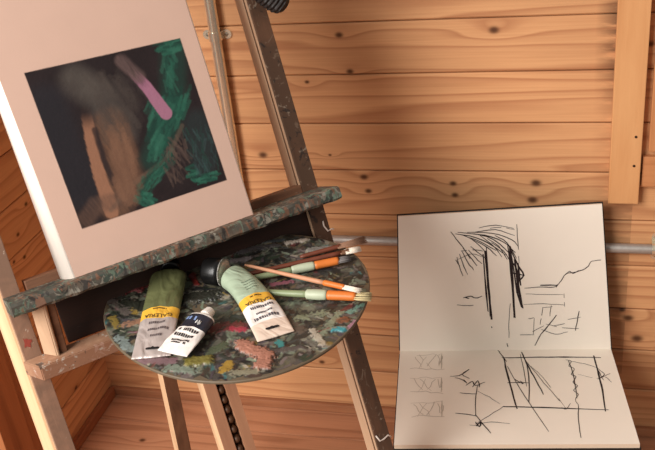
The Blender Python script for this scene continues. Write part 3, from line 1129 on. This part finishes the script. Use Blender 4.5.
# relief stays low under the tubes
for a_, b_, w_ in (((172, 255), (150, 357), .031), ((196, 268), (236, 281), .024), ((236, 281), (278, 338), .027), ((216, 312), (172, 358), .026)):
    dd, tt = seg_dist(x2, y2, [tuple(hz(*a_, ZP)[:2] - pc), tuple(hz(*b_, ZP)[:2] - pc)])
    h = np.where(dd < w_, np.minimum(h, .0012), h)
idx = -np.ones(gn * gn, int)
idx[keep] = np.arange(keep.sum())
edge = sstep(0, .004, np.maximum(lim - rt, 0))
pc_cols = pc_cols * np.array((.80, .74, .68))
Vp = np.stack([x2, y2, (ZP - ZB) - .0008 + h * (0.25 + .75 * edge)], 1)[keep]
I = idx.reshape(gn, gn)
Fp = [(I[j, i], I[j, i + 1], I[j + 1, i + 1], I[j + 1, i]) for j in range(gn - 1) for i in range(gn - 1) if min(I[j, i], I[j, i + 1], I[j + 1, i + 1], I[j + 1, i]) >= 0]
pp_ = obj('paint_layer', Vp, Fp, M_PALETTE_PAINT, palette, True)
set_cols(pp_.data, pc_cols[keep])
ZT = ZP + .0008      # what lies on the palette rests about here

# ------------------------------------------------------------------ paint tubes
M_BLACKCAP = plain('tube_cap_black_plastic', srgb(14, 13, 13), 0.32, 0, 0.4)
M_WHITECAP = plain('tube_cap_white_plastic', srgb(226, 218, 208), 0.4)
M_SILVER = plain('tube_neck_ring', srgb(226, 220, 210), 0.25, 0.6)
M_TXT = plain('tube_print_black', srgb(40, 34, 34), 0.5)
M_TXTW = plain('tube_print_white', srgb(230, 226, 220), 0.5)
M_TXTB = plain('tube_print_blue', srgb(120, 140, 180), 0.5)


def tube_mat(name, rgb, rough=0.3, metal=0.0):
    m = N(name)
    o = m.obj()
    c = m.mix(m.noise(o, 70, 3), tuple(x * .92 for x in rgb), tuple(min(1, x * 1.08) for x in rgb))
    m.bump(m.noise(m.scale(o, (28, 52, 28)), 1.0, 2, 0.4, 0.8), 0.75, 0.006)
    return m.fin(c, rough, metal, 0.5)


def glyph_bar(bm, put, x0, y0, ln, hgt, rs_, up=True):
    """a line of print too small to read: a row of short upright marks"""
    p = 0.0
    while p < ln:
        w = hgt * rs_.uniform(.3, .6)
        if rs_.rand() > .08:
            vs = [bm.verts.new(put(x0 + a_, y0 + b_)) for a_, b_ in ((p, 0), (p + w, 0), (p + w, hgt), (p, hgt))]
            bm.faces.new(vs)
        p += w + hgt * .22


def text_mesh(txt, size):
    cu = bpy.data.curves.new('t', 'FONT')
    cu.body = txt
    cu.size = size
    cu.align_x = 'CENTER'
    ob = bpy.data.objects.new('t', cu)
    COL.objects.link(ob)
    dg = bpy.context.evaluated_depsgraph_get()
    me = bpy.data.meshes.new_from_object(ob.evaluated_get(dg))
    V_ = [tuple(v.co) for v in me.vertices]
    F_ = [tuple(p.vertices) for p in me.polygons]
    bpy.data.objects.remove(ob)
    bpy.data.meshes.remove(me)
    return V_, F_


def paint_tube(capx, endx, ztop, L, wid_cap, wid_end, thick, zones, label, bend=None, wav=1):
    """capx / endx: where shoulder and crimp lie in the picture; zones: [(t_end, material)]"""
    a = hz(capx[0], capx[1], ZT + thick)
    b = hz(endx[0], endx[1], ZT + .002)
    a[2] = b[2] = ZT
    c0 = (a + b) / 2 if bend is None else hz(bend[0], bend[1], ZT + thick * .8)
    c0[2] = ZT
    tt_ = np.linspace(0, 1, 200)[:, None]
    cl = (1 - tt_) ** 2 * a + 2 * tt_ * (1 - tt_) * c0 + tt_ ** 2 * b
    root = empty('paint_tube', a)
    yaw = math.atan2(c0[1] - a[1], c0[0] - a[0])
    root.rotation_euler = (0, 0, yaw)
    cy_, sy_ = math.cos(yaw), math.sin(yaw)
    rel = cl - a
    cl2 = np.c_[rel[:, 0] * cy_ + rel[:, 1] * sy_, -rel[:, 0] * sy_ + rel[:, 1] * cy_]
    ds = np.r_[0, np.cumsum(np.hypot(*np.diff(cl2, axis=0).T))]
    L_ = ds[-1]
    tg = np.gradient(cl2, axis=0)
    tg /= np.hypot(*tg.T)[:, None]

    def warp(X_, Y_, Z_):
        q = [np.interp(X_, ds, col_) for col_ in (cl2[:, 0], cl2[:, 1], tg[:, 0], tg[:, 1])]
        ex_ = X_ - min(max(X_, 0), L_)
        return (q[0] + q[2] * ex_ - q[3] * Y_, q[1] + q[3] * ex_ + q[2] * Y_, Z_)

    tag(root, label, 'paint tube', None)
    nx, ny = 44, 28

    def half(t):
        s = float(sstep(0.0, 1.0, np.array(t)))
        w = wid_cap * (1 - min(1, t * 1.4)) + wid_end * min(1, t * 1.4)
        hgt = thick * (1 - t) ** .85 + .0011
        if t < .07:
            q = t / .07
            w = w * (.62 + .38 * math.sin(q * math.pi / 2))
            hgt = hgt * (.62 + .38 * math.sin(q * math.pi / 2))
        return w, hgt

    def top(X_, Y_):
        t = min(max(X_ / L_, 0), 1)
        w, hgt = half(t)
        q = min(abs(Y_) / w, 1)
        cr = .0014 * math.sin(t * 17 + Y_ * 160 * wav) * min(1, t * 3) * (1 - q) * (1 - float(sstep(.78, .86, np.array(t)))) + .0009 * math.sin(Y_ * 420 * wav + t * 14) * t * (1 - float(sstep(.78, .86, np.array(t))))
        return hgt + hgt * (1 - q ** 2.6) ** .5 + max(cr, -.3 * hgt)

    V_, F_ = [], []
    for i in range(nx + 1):
        X_ = L_ * i / nx
        w, hgt = half(i / nx)
        ring = []
        for k in range(ny):
            al = math.pi * 2 * k / ny
            Y_ = w * math.cos(al)
            if math.sin(al) >= -1e-9:
                z = top(X_, Y_)
            else:
                q = abs(math.cos(al))
                z = hgt - hgt * (1 - min(q, 1) ** 2.6) ** .5
            V_.append(warp(X_, Y_, z))
    mi = []
    for i in range(nx):
        for k in range(ny):
            F_.append((i * ny + k, (i + 1) * ny + k, (i + 1) * ny + (k + 1) % ny, i * ny + (k + 1) % ny))
            t = (i + .5) / nx
            mi.append(next(j for j, z_ in enumerate(zones) if t <= z_[0]))
    F_.append(tuple(range(ny)))
    mi.append(0)
    F_.append(tuple(reversed(range(nx * ny, (nx + 1) * ny))))
    mi.append(len(zones) - 1)
    body = obj('tube_body', V_, F_, [z_[1] for z_ in zones], root, True)
    for p, m_ in zip(body.data.polygons, mi):
        p.material_index = m_
    top.warp = warp
    return root, body, L_, top, half


def put_text(body, top, txt, size, xc, yc, flip, mat, name='print'):
    """flip=1: letters read with the crimp end up; -1: with the cap end up"""
    V_, F_ = text_mesh(txt, size)
    out = []
    for vx_, vy_, _ in V_:
        X_, Y_ = xc + flip * vy_, yc - flip * vx_
        out.append(top.warp(X_, Y_, top(X_, Y_) + .0006))
    return obj(name, out, F_, mat, body)


def put_glyphs(body, top, lines, mat, seed):
    rs_ = np.random.RandomState(seed)
    bm = bmesh.new()
    for (xc, yc, ln, hgt) in lines:
        put = lambda s, v: top.warp(xc + v, yc + s, top(xc + v, yc + s) + .0006)
        glyph_bar(bm, put, -ln / 2, 0, ln, hgt * .78, rs_)
    return bmobj('print', bm, mat, body)


def slot(body, L_, top, xc, ln, wd):
    bm = bmesh.new()
    prev = None
    for k in range(25):
        Y_ = -ln / 2 + ln * k / 24
        over = max(0.0, abs(Y_) - (ln / 2 - wd / 2))
        hh = math.sqrt(max(0.0, (wd / 2) ** 2 - over ** 2)) + 1e-5
        hh += wd * .45 * max(0.0, 1 - abs(Y_) / (ln * .12))      # the peg notch
        v = [bm.verts.new(top.warp(xc + q * hh * (1 if q < 0 else wd / 2 / hh if hh > wd / 2 else 1), Y_, top(xc, Y_) + .0008)) for q in (-1, 1)]
        if prev:
            bm.faces.new([prev[0], v[0], v[1], prev[1]])
        prev = v
    return bmobj('hang_slot', bm, plain('hang_slot_dark', srgb(26, 22, 22), 0.8), body)


def lathe_cap(root, name, mat, r0, r1, ln, zc, x0=0.0, ribs=0, tilt=0.0):
    bm = bmesh.new()
    seg = 36
    prof = [(0, .75 * r0), (-.001, r0), (-ln * .3, r0 * 1.0), (-ln * .9, r1), (-ln, r1 * .9)]
    rows = []
    for xx, r in prof:
        rows.append([bm.verts.new((x0 + xx, r * (1 + (.03 if ribs and k % 2 else 0)) * math.cos(2 * math.pi * k / seg), zc + r * (1 + (.03 if ribs and k % 2 else 0)) * math.sin(2 * math.pi * k / seg))) for k in range(seg)])
    for a_, b_ in zip(rows, rows[1:]):
        for k in range(seg):
            f = bm.faces.new([a_[k], a_[(k + 1) % seg], b_[(k + 1) % seg], b_[k]])
            f.smooth = not ribs
    bm.faces.new(rows[0])
    bm.faces.new(rows[-1][::-1])
    return bmobj(name, bm, mat, root)


M_OLIVE = tube_mat('tube_olive_film', srgb(98, 100, 66), 0.22)
M_YEL = tube_mat('tube_yellow_band', srgb(226, 172, 62), 0.4)
M_LBL = tube_mat('tube_silver_label', srgb(186, 172, 166), 0.35, 0.25)
M_PALEGREEN = tube_mat('tube_pale_green', srgb(156, 170, 146), 0.35)
M_WHITE = tube_mat('tube_white_label', srgb(232, 222, 214), 0.4)
M_NAVY = tube_mat('tube_black_band', srgb(34, 34, 44), 0.35)

# olive tube at the left
r1, b1, L1, top1, half1 = paint_tube((170, 273), (151, 357), ZT + .016, 0, .0265, .0255, .0125,
                                     [(.49, M_OLIVE), (.62, M_YEL), (1.0, M_LBL)],
                                     'olive green paint tube with a yellow band, leftmost on the palette')
lathe_cap(r1, 'cap', M_BLACKCAP, .0145, .0135, .016, .0155, -.002)
put_text(b1, top1, 'GALERIA', .0096, L1 * .575, 0.0, 1, M_TXT)
put_glyphs(b1, top1, [(L1 * .515, .0, .018, .0026)], M_TXT, 1)
put_glyphs(b1, top1, [(L1 * .65, .001, .030, .0056), (L1 * .72, .002, .026, .0056), (L1 * .79, .004, .020, .005)], plain('tube_print_grey', srgb(98, 86, 86), 0.5), 2)
slot(b1, L1, top1, L1 * .925, .018, .0048)

# pale green tube at the right
r3, b3, L3, top3, half3 = paint_tube((226, 276), (276, 336), ZT + .014, 0, .0205, .0250, .0150,
                                     [(.47, M_PALEGREEN), (.60, M_YEL), (.82, M_WHITE), (1.0, tube_mat('tube_cream_label', srgb(216, 192, 174), 0.38))],
                                     'pale green paint tube with yellow band and hang slot, beside the brush handles', (247, 280))
lathe_cap(r3, 'cap', M_BLACKCAP, .0200, .0190, .028, .0205, -.003)
lathe_cap(r3, 'neck_ring', M_SILVER, .0204, .0204, .0024, .0205, -.001)
put_glyphs(b3, top3, [(L3 * (.29 + .035 * k), .003, .018, .0014) for k in range(4)], plain('tube_print_dark_green', srgb(70, 84, 70), 0.5), 3)
put_text(b3, top3, 'GALERIA', .0094, L3 * .555, 0.0, 1, M_TXT)
put_glyphs(b3, top3, [(L3 * .50, 0, .016, .0026)], M_TXT, 4)
put_glyphs(b3, top3, [(L3 * .625, 0, .030, .0058), (L3 * .70, 0, .022, .0042), (L3 * .755, 0, .034, .0064)], plain('tube_print_slate', srgb(84, 78, 84), 0.5), 5)
slot(b3, L3, top3, L3 * .91, .0185, .0050)

# small white tube with a black band in the middle
r2, b2, L2, top2, half2 = paint_tube((205, 321), (173, 358), ZT + .013, 0, .0185, .0225, .0085,
                                     [(.10, M_WHITE), (.42, M_NAVY), (1.0, M_WHITE)],
                                     'small white paint tube with a black band, overlapping the olive green tube')
lathe_cap(r2, 'cap', M_WHITECAP, .0078, .0070, .014, .0095, -.001, 1)
put_glyphs(b2, top2, [(L2 * .17, -.008, .016, .0075)], M_TXTB, 8)
# a white flourish and ring on the black band
bm = bmesh.new()
for curve in ([(.29, .001), (.22, .002), (.29, .004), (.22, .0055), (.30, .0075)], [(.24, .0085), (.32, .0095), (.34, .0075), (.28, .0068)]):
    q = [top2.warp(L2 * a_, b_, top2(L2 * a_, b_) + .0006) for a_, b_ in curve]
    tube(bm, q, [.0007] * len(q), 6, .3)
bmobj('print', bm, M_TXTW, b2)
put_glyphs(b2, top2, [(L2 * .46, 0, .028, .0062), (L2 * .58, -.001, .028, .0062), (L2 * .71, -.001, .026, .0036), (L2 * .77, -.001, .022, .0036)], M_TXT, 6)
for o_ in (r1, r3):
    pass
r2.location.z += 0.0055
r2.rotation_euler = (0.0, -0.03, r2.rotation_euler[2])

# ------------------------------------------------------------------ brushes
M_GREENH = plain('brush_handle_pale_green', srgb(134, 144, 108), 0.4, vs=50, var=0.2)
M_GREENC = plain('brush_collar_mint', srgb(176, 182, 156), 0.45, vs=60, var=0.15)
M_ORANGE = plain('brush_orange_wrap', srgb(204, 112, 48), 0.4, vs=60, var=0.15)
M_BRISTLE = plain('brush_bristle_buff', srgb(196, 178, 134), 0.8, vs=500, var=0.3)
M_BRISTLE_G = plain('brush_bristle_grey', srgb(112, 106, 104), 0.8, vs=500, var=0.3)
M_BRISTLE_W = plain('brush_bristle_white', srgb(232, 218, 200), 0.8, vs=500, var=0.1)
M_TANH = plain('brush_handle_tan', srgb(190, 136, 104), 0.5, vs=60, var=0.15)
M_REDH = plain('brush_handle_rust', srgb(108, 56, 38), 0.5, vs=60, var=0.35)


def brush(label, pts, zs, parts):
    """pts: picture positions along the brush axis; zs: heights of the axis; parts: (name, material, t0, t1, r0, r1, flat, kind)"""
    W = [hz(px, py, z) for (px, py), z in zip(pts, zs)]
    root = empty('paintbrush', W[0])
    tag(root, label, 'paintbrush', None)
    a, b = W[0], W[-1]
    L_ = np.linalg.norm(b - a)
    d = (b - a) / L_
    for (name, mat, t0, t1, ra, rb, flat, kind) in parts:
        bm = bmesh.new()
        if kind == 'bristle':
            rs_ = np.random.RandomState(int(t0 * 999))
            x_, y_, _ = frame_of(d)
            for k in range(70):
                th = rs_.rand() * 6.283
                q = math.sqrt(rs_.rand())
                o0 = x_ * math.cos(th) * q * ra + y_ * math.sin(th) * q * ra * flat
                o1 = x_ * math.cos(th) * q * rb * rs_.uniform(.8, 1.15) + y_ * math.sin(th) * q * rb * flat
                e_ = t1 - (t1 - t0) * rs_.rand() * .18
                tube(bm, [a - W[0] + d * L_ * t0 + o0, a - W[0] + d * L_ * (t0 + e_) / 2 + (o0 + o1) * .52, a - W[0] + d * L_ * e_ + o1], [.0007, .0007, .0004], 4)
        else:
            n_ = 12
            P_, R_ = [], []
            for k in range(n_ + 1):
                t = t0 + (t1 - t0) * k / n_
                P_.append(a - W[0] + d * L_ * t)
                r = ra + (rb - ra) * k / n_
                if kind == 'collar':
                    r *= 1 + .12 * math.sin(k / n_ * math.pi)
                R_.append(r)
            R_ = [R_[0] * .6] + R_[1:-1] + [R_[-1] * .9] if kind != 'ferrule' else R_
            tube(bm, P_, R_, 16, flat)
        bmobj(name, bm, mat, root)
    return root


zb_ = ZT
# rust stick furthest back
brush('dark rust-stained paintbrush with cream bristles, above the two green ones',
      [(236, 277), (361, 248.5)], [zb_ + .004, zb_ + .008],
      [('handle', M_REDH, 0, .84, .0034, .0042, .9, 'h'), ('ferrule', plain('brush_ferrule_worn', srgb(128, 92, 70), .4, .4), .83, .90, .0046, .006, .6, 'ferrule'),
       ('bristles', M_BRISTLE_W, .87, 1.0, .0055, .0065, .5, 'bristle')])
brush('brown paintbrush with frayed brown bristles, tip sticking out past the leg behind the others',
      [(300, 257), (367, 239)], [zb_ + .005, zb_ + .010],
      [('handle', M_REDH, 0, .6, .0034, .0040, .9, 'h'), ('bristles', plain('brush_bristle_brown', srgb(132, 96, 74), .8, vs=500, var=.4), .55, 1.0, .0050, .0095, .45, 'bristle')])
# green handled brush with grey bristles
brush('pale green paintbrush with orange wrap and grey bristles, in the middle of the bunch',
      [(224, 284), (351, 258)], [zb_ + .006, zb_ + .010],
      [('handle', M_GREENH, 0, .55, .0035, .0052, .95, 'h'), ('collar', M_GREENC, .52, .71, .0058, .0064, .95, 'collar'),
       ('wrap', M_ORANGE, .70, .90, .0066, .0064, .9, 'h'), ('bristles', M_BRISTLE_G, .89, 1.0, .0062, .0066, .5, 'bristle')])
# green handled brush with buff bristles nearest the viewer
brush('green paintbrush with mint collar, orange wrap and square buff bristles, lowest of the bunch',
      [(236, 291), (372, 297)], [zb_ + .006, zb_ + .008],
      [('handle', M_GREENH, 0, .55, .0040, .0052, .95, 'h'), ('collar', M_GREENC, .52, .68, .0068, .0072, .95, 'collar'),
       ('wrap', M_ORANGE, .67, .89, .0072, .0070, .9, 'h'), ('bristles', M_BRISTLE, .88, 1.0, .0070, .0078, .6, 'bristle')])
# thin tan brush crossing over the others
brush('thin tan paintbrush with white bristles lying across the green brushes',
      [(245, 265), (361, 291)], [zb_ + .013, zb_ + .019],
      [('handle', M_TANH, 0, .70, .0022, .0036, 1, 'h'), ('wrap', M_ORANGE, .69, .87, .0042, .0038, 1, 'h'), ('bristles', M_BRISTLE_W, .86, 1.0, .0036, .0038, .7, 'bristle')])

# ------------------------------------------------------------------ sketchbook
ZK = 0.262
sL, sR = hz(400, 351, ZK), hz(611, 349, ZK)
bL, bR = hz(394, 445, ZK), hz(640, 444, ZK)
YT = -0.040
tR = wl(602, 204, YT)
tL = on(398, 216.5, np.cross(sR - sL, tR - sL), sL)
book = empty('sketchbook', (sL + sR) / 2 - np.array([0, 0, .016]))
tag(book, 'open sketchbook with black ink drawings, upper page leaning on the pine wall', 'sketchbook')
BO = np.array(book.location)


def page_block(name, q, nrm, th, mat, inset=0.0):
    """sheet stack: q = four corners of the visible face, nrm = its outward normal"""
    bm = bmesh.new()
    q = [np.array(p) for p in q]
    c_ = sum(q) / 4
    q = [p + (p - c_) * inset for p in q]
    A_ = [bm.verts.new(p - BO) for p in q]
    B_ = [bm.verts.new(p - np.array(nrm) * th - BO) for p in q]
    bm.faces.new(A_)
    f = bm.faces.new(B_[::-1])
    for k in range(4):
        f = bm.faces.new([A_[k], B_[k], B_[(k + 1) % 4], A_[(k + 1) % 4]])
        f.material_index = 1 if isinstance(mat, (list, tuple)) else 0
    bmesh.ops.recalc_face_normals(bm, faces=bm.faces)
    me = bpy.data.meshes.new(name)
    bm.to_mesh(me)
    bm.free()
    for m_ in (mat if isinstance(mat, (list, tuple)) else [mat]):
        me.materials.append(m_)
    o = bpy.data.objects.new(name, me)
    COL.objects.link(o)
    o.parent = book
    return o


up_n = np.cross(sR - sL, tL - sL)
up_n /= np.linalg.norm(up_n)
if up_n[1] > 0:
    up_n = -up_n
lo_n = np.array([0, 0, 1.0])
page_block('upper_pages', [sL, sR, tR, tL], up_n, 0.004, [M_PAPER, M_EDGE])
page_block('lower_pages', [bL, bR, sR, sL], lo_n, 0.009, [M_PAPER, M_EDGE])
page_block('upper_cover', [sL - up_n * .0045, sR - up_n * .0045, tR - up_n * .0045, tL - up_n * .0045], up_n, 0.003, M_COVER, 0.012)
page_block('lower_cover', [bL - lo_n * .0095, bR - lo_n * .0095, sR - lo_n * .0095, sL - lo_n * .0095], lo_n, 0.003, M_COVER, 0.012)


def page_pts(pts, n, p0):
    return [on(x_, y_, n, p0) + n * .0004 for x_, y_ in pts]


def smooth_line(pts, step=3):
    if len(pts) < 3:
        out = []
        for k in range(step + 1):
            t = k / step
            out.append(tuple(np.array(pts[0]) * (1 - t) + np.array(pts[-1]) * t))
        return out
    P_ = [np.array(p, float) for p in pts]
    P_ = [2 * P_[0] - P_[1]] + P_ + [2 * P_[-1] - P_[-2]]
    out = []
    for i in range(1, len(P_) - 2):
        for k in range(step):
            t = k / step
            a, b, c, d = P_[i - 1], P_[i], P_[i + 1], P_[i + 2]
            out.append(tuple(.5 * ((2 * b) + (-a + c) * t + (2 * a - 5 * b + 4 * c - d) * t * t + (-a + 3 * b - 3 * c + d) * t ** 3)))
    out.append(tuple(P_[-2]))
    return out


def draw(name, strokes, n, p0, mat, conv, jit=.25):
    bm = bmesh.new()
    lift = 0.0
    strokes = [q_ for st_ in strokes for q_ in ([st_, (st_[0], st_[1] * .8)] if st_[1] >= 1.05 else [st_])]
    for pts, w in strokes:
        lift += .000004
        q = smooth_line([conv(*p) for p in pts])
        q = [(a + random.uniform(-jit, jit), b + random.uniform(-jit, jit)) for a, b in q]
        if w >= .8:
            o_ = random.uniform(-.5, .5)
            q = [(a + o_, b + o_ * .3) for a, b in q]
        W = page_pts(q, n, p0)
        prev = None
        for i, p in enumerate(W):
            d = W[min(i + 1, len(W) - 1)] - W[max(i - 1, 0)]
            s = np.cross(n, d)
            s /= np.linalg.norm(s) + 1e-9
            ww = w * .00115 * (.55 + .45 * math.sin(math.pi * min(1, max(0, (i + .6) / (len(W))))) + random.uniform(-.12, .12))
            v = [bm.verts.new(p + n * lift + s * ww - BO), bm.verts.new(p + n * lift - s * ww - BO)]
            if prev and not (w <= .6 and random.random() < .07):
                bm.faces.new([prev[0], v[0], v[1], prev[1]])
            prev = v
    bmesh.ops.delete(bm, geom=[q_ for q_ in bm.verts if not q_.link_faces], context='VERTS')
    return bmobj(name, bm, mat, book)


c2 = lambda X_, Y_: (390 + X_ / 2.472, 190 + Y_ / 2.472)
c3 = lambda X_, Y_: (390 + X_ / 2.472, 330 + Y_ / 2.472)
U_ = [([(235, 150), (240, 200), (245, 260), (251, 320)], 1.5), ([(230, 158), (236, 235), (242, 300)], 1.1), ([(239, 140), (243, 230), (247, 312)], 1.0),
      ([(237, 150), (241, 240), (249, 300)], .9),
      ([(296, 138), (303, 220), (308, 316)], 1.5), ([(291, 135), (299, 205), (306, 300)], 1.0), ([(300, 150), (318, 188), (331, 211), (312, 236), (326, 290)], 1.3),
      ([(308, 172), (319, 250), (328, 292)], 1.3), ([(304, 205), (330, 211)], 1.2), ([(316, 180), (323, 236)], 1.2), ([(306, 180), (318, 215), (314, 255)], 1.2),
      ([(299, 160), (310, 230), (316, 260)], 1.1),
      ([(313, 85), (316, 130), (319, 180)], .6), ([(297, 280), (294, 330), (294, 365)], .5), ([(289, 378), (292, 388)], .8), ([(251, 338), (253, 340)], .9),
      ([(150, 103), (170, 128), (188, 152)], .7), ([(163, 108), (215, 118), (255, 138), (288, 162)], .9), ([(168, 105), (235, 112), (280, 128), (310, 155)], .9),
      ([(190, 104), (250, 106), (300, 122), (316, 140)], .8), ([(205, 107), (255, 122), (296, 158)], .9), ([(220, 93), (262, 87), (305, 95)], .6),
      ([(232, 97), (275, 92), (308, 98)], .5), ([(180, 112), (225, 128), (262, 150)], .8), ([(195, 118), (238, 140), (262, 162)], .8), ([(203, 122), (232, 148), (240, 172)], .8),
      ([(165, 165), (172, 190), (180, 212)], .7), ([(172, 158), (182, 188), (192, 208)], .7), ([(178, 150), (192, 178), (208, 198)], .8), ([(186, 150), (204, 172), (216, 188)], .8),
      ([(194, 148), (212, 168), (228, 182)], .7), ([(162, 172), (172, 188)], .6), ([(200, 140), (222, 158), (240, 170)], .8), ([(180, 142), (198, 170)], .6),
      ([(240, 120), (268, 138), (290, 172)], .7), ([(258, 112), (288, 130), (312, 168)], .8), ([(250, 130), (280, 150), (300, 180)], .7), ([(176, 150), (215, 148), (236, 152)], .6),
      ([(168, 172), (200, 158), (232, 166)], .5), ([(222, 112), (258, 140), (276, 166)], .7), ([(210, 104), (260, 98), (308, 112)], .7),
      ([(182, 267), (200, 262), (212, 267), (229, 262)], .9), ([(184, 264), (196, 268)], 1.0), ([(165, 284), (190, 286), (214, 283)], .6),
      ([(332, 242), (372, 240), (405, 240), (415, 232)], .7), ([(372, 236), (412, 235)], 1.1), ([(410, 240), (422, 225), (436, 206), (452, 204), (476, 197), (490, 188), (498, 176), (522, 173)], .8),
      ([(436, 208), (444, 200), (452, 206), (466, 198)], .6), ([(335, 256), (380, 258), (428, 258)], .4), ([(330, 283), (380, 281), (430, 284)], .5), ([(430, 256), (431, 288)], .4),
      ([(322, 358), (356, 357)], .5), ([(342, 318), (356, 316)], .6), ([(356, 316), (354, 357)], .4), ([(378, 290), (375, 310), (371, 332)], .5), ([(398, 285), (395, 312)], .5),
      ([(357, 384), (372, 356), (390, 335), (411, 308)], .9), ([(374, 344), (410, 356), (440, 350)], .5), ([(386, 331), (425, 340), (466, 342)], .5), ([(467, 298), (462, 320), (457, 347)], .8),
      ([(440, 320), (472, 314)], .5), ([(405, 335), (432, 330)], .5), ([(352, 350), (380, 335)], .5), ([(376, 290), (402, 288)], .4)]
draw('ink_drawing', U_, up_n, sL, M_INK, c2)
L_ = [([(276, 69), (340, 68), (430, 67), (520, 68)], 1.3), ([(282, 68), (290, 105), (302, 150), (315, 196)], 1.4), ([(504, 64), (516, 110), (525, 150), (533, 202)], 1.4),
      ([(280, 190), (350, 191), (440, 194), (540, 198)], 1.1), ([(326, 55), (345, 95), (362, 125), (380, 160)], 1.1), ([(330, 60), (342, 100), (345, 140), (344, 180)], 1.0),
      ([(322, 60), (330, 95), (338, 140)], .6), ([(330, 70), (380, 130), (440, 200)], .5), ([(290, 90), (318, 140), (345, 182), (392, 251)], .7), ([(266, 50), (276, 62), (288, 78)], .8),
      ([(290, 131), (318, 130), (342, 131)], 1.0), ([(308, 122), (330, 134), (322, 126)], .9), ([(335, 80), (380, 120), (435, 195)], .4),
      ([(434, 74), (448, 78), (442, 90), (456, 96), (448, 110), (460, 116), (452, 130), (464, 138), (454, 150), (466, 160), (458, 172), (466, 186)], .7),
      ([(440, 76), (450, 100), (456, 130), (462, 170)], .8), ([(466, 186), (466, 220), (472, 268)], .7), ([(440, 76), (480, 84), (512, 94)], .5),
      ([(512, 94), (530, 110), (520, 118), (545, 108)], .7), ([(512, 122), (532, 116), (548, 130)], .6), ([(515, 100), (528, 125)], .6), ([(424, 192), (436, 196), (446, 182)], .5),
      ([(464, 110), (500, 118), (530, 120)], .3),
      ([(216, 138), (212, 175), (212, 212)], .8), ([(172, 155), (195, 158), (214, 158)], .8), ([(163, 206), (190, 209), (214, 213)], .9), ([(212, 210), (228, 230), (250, 256)], .9),
      ([(210, 234), (250, 228), (296, 232)], .5), ([(214, 232), (245, 212), (282, 189)], .6), ([(216, 152), (245, 166), (272, 184)], .4), ([(212, 228), (222, 240), (226, 228), (214, 238)], 1.1),
      ([(148, 114), (170, 113), (194, 98), (178, 110), (196, 120)], .9), ([(160, 118), (176, 122), (190, 132), (182, 122)], .8), ([(188, 138), (204, 128), (212, 138), (236, 129)], 1.0),
      ([(205, 142), (218, 126), (222, 142)], .9), ([(196, 236), (222, 238)], .5)]
draw('ink_drawing', L_, lo_n, sL, M_INK, c3)
Fz = []
for y0 in (60, 118, 178):
    Fz += [([(50, y0 + 36), (90, y0 + 35), (132, y0 + 38)], .8), ([(52, y0 + 2), (92, y0 + 1), (130, y0)], .5), ([(60, y0 + 4), (80, y0 + 32)], .7), ([(112, y0 + 2), (92, y0 + 32)], .7),
           ([(74, y0 + 2), (100, y0 + 34)], .6), ([(128, y0), (126, y0 + 36)], .8), ([(120, y0 + 4), (124, y0 + 28), (130, y0 + 6), (128, y0 + 30)], .8), ([(90, y0 + 4), (70, y0 + 36)], .5)]
draw('pencil_thumbnails', Fz, lo_n, sL, M_GREYINK, c3, 1.1)

# low stool under the sketchbook
bm = bmesh.new()
zt_ = ZK - .0128
cx_, cy_ = (sL + sR + bL + bR)[:2] / 4
ax = (sR - sL) / np.linalg.norm(sR - sL)
ay = np.array([-ax[1], ax[0], 0])
stool = empty('low_stool', (cx_, cy_, 0))
stool.rotation_euler = (0, 0, math.atan2(ax[1], ax[0]))
tag(stool, 'low pine stool hidden under the open sketchbook', 'stool')
M_STOOL = bar_wood('stool_pine', 0, srgb(196, 140, 96), srgb(150, 98, 60))
box(bm, (-.17, -.085, zt_ - .02), (.17, .09, zt_), .002)
bmobj('seat', bm, M_STOOL, stool)
for sx in (-1, 1):
    for sy in (-1, 1):
        bm = bmesh.new()
        box(bm, (sx * .14 - .014, sy * .06 - .014, 0), (sx * .14 + .014, sy * .06 + .014, zt_ - .02), .002)
        bmobj('leg', bm, M_STOOL, stool)

# ------------------------------------------------------------------ light, world, camera
def area(name, loc, target, size, energy, color):
    l = bpy.data.lights.new(name, 'AREA')
    l.energy = energy
    l.shape = 'RECTANGLE'
    l.size, l.size_y = size
    l.color = color
    o = bpy.data.objects.new(name, l)
    COL.objects.link(o)
    o.location = loc
    o.rotation_euler = (Vector(target) - Vector(loc)).to_track_quat('-Z', 'Y').to_euler()
    return o


area('window_daylight', (-1.5, -2.4, 1.9), (-0.2, -0.3, 0.6), (1.3, 1.7), 122, (1.0, 0.965, 0.925))
w = bpy.data.worlds.new('room_light')
S.world = w
w.use_nodes = True
bg = w.node_tree.nodes['Background']
nt = w.node_tree
tc = nt.nodes.new('ShaderNodeTexCoord')
sx_ = nt.nodes.new('ShaderNodeSeparateXYZ')
mr = nt.nodes.new('ShaderNodeMapRange')
mr.inputs['From Min'].default_value, mr.inputs['From Max'].default_value = -0.2, 0.7
mr.inputs['To Min'].default_value, mr.inputs['To Max'].default_value = 0.12, 0.42
nt.links.new(tc.outputs['Generated'], sx_.inputs[0])
nt.links.new(sx_.outputs['Z'], mr.inputs['Value'])
nt.links.new(mr.outputs[0], bg.inputs[1])
bg.inputs[0].default_value = (1.0, 0.95, 0.90, 1)

cam = bpy.data.cameras.new('camera')
cam.sensor_width = 36
cam.lens = F / 655 * 36
cam.clip_start = 0.02
co = bpy.data.objects.new('camera', cam)
COL.objects.link(co)
m = Matrix.Identity(4)
for i in range(3):
    m[i][0], m[i][1], m[i][2], m[i][3] = R[i, 0], -R[i, 1], -R[i, 2], CAM[i]
co.matrix_world = m
S.camera = co
S.view_settings.view_transform = 'Standard'
S.view_settings.look = 'None'
S.view_settings.exposure = -0.1
S.view_settings.gamma = 1.0
S.view_settings.use_curve_mapping = False
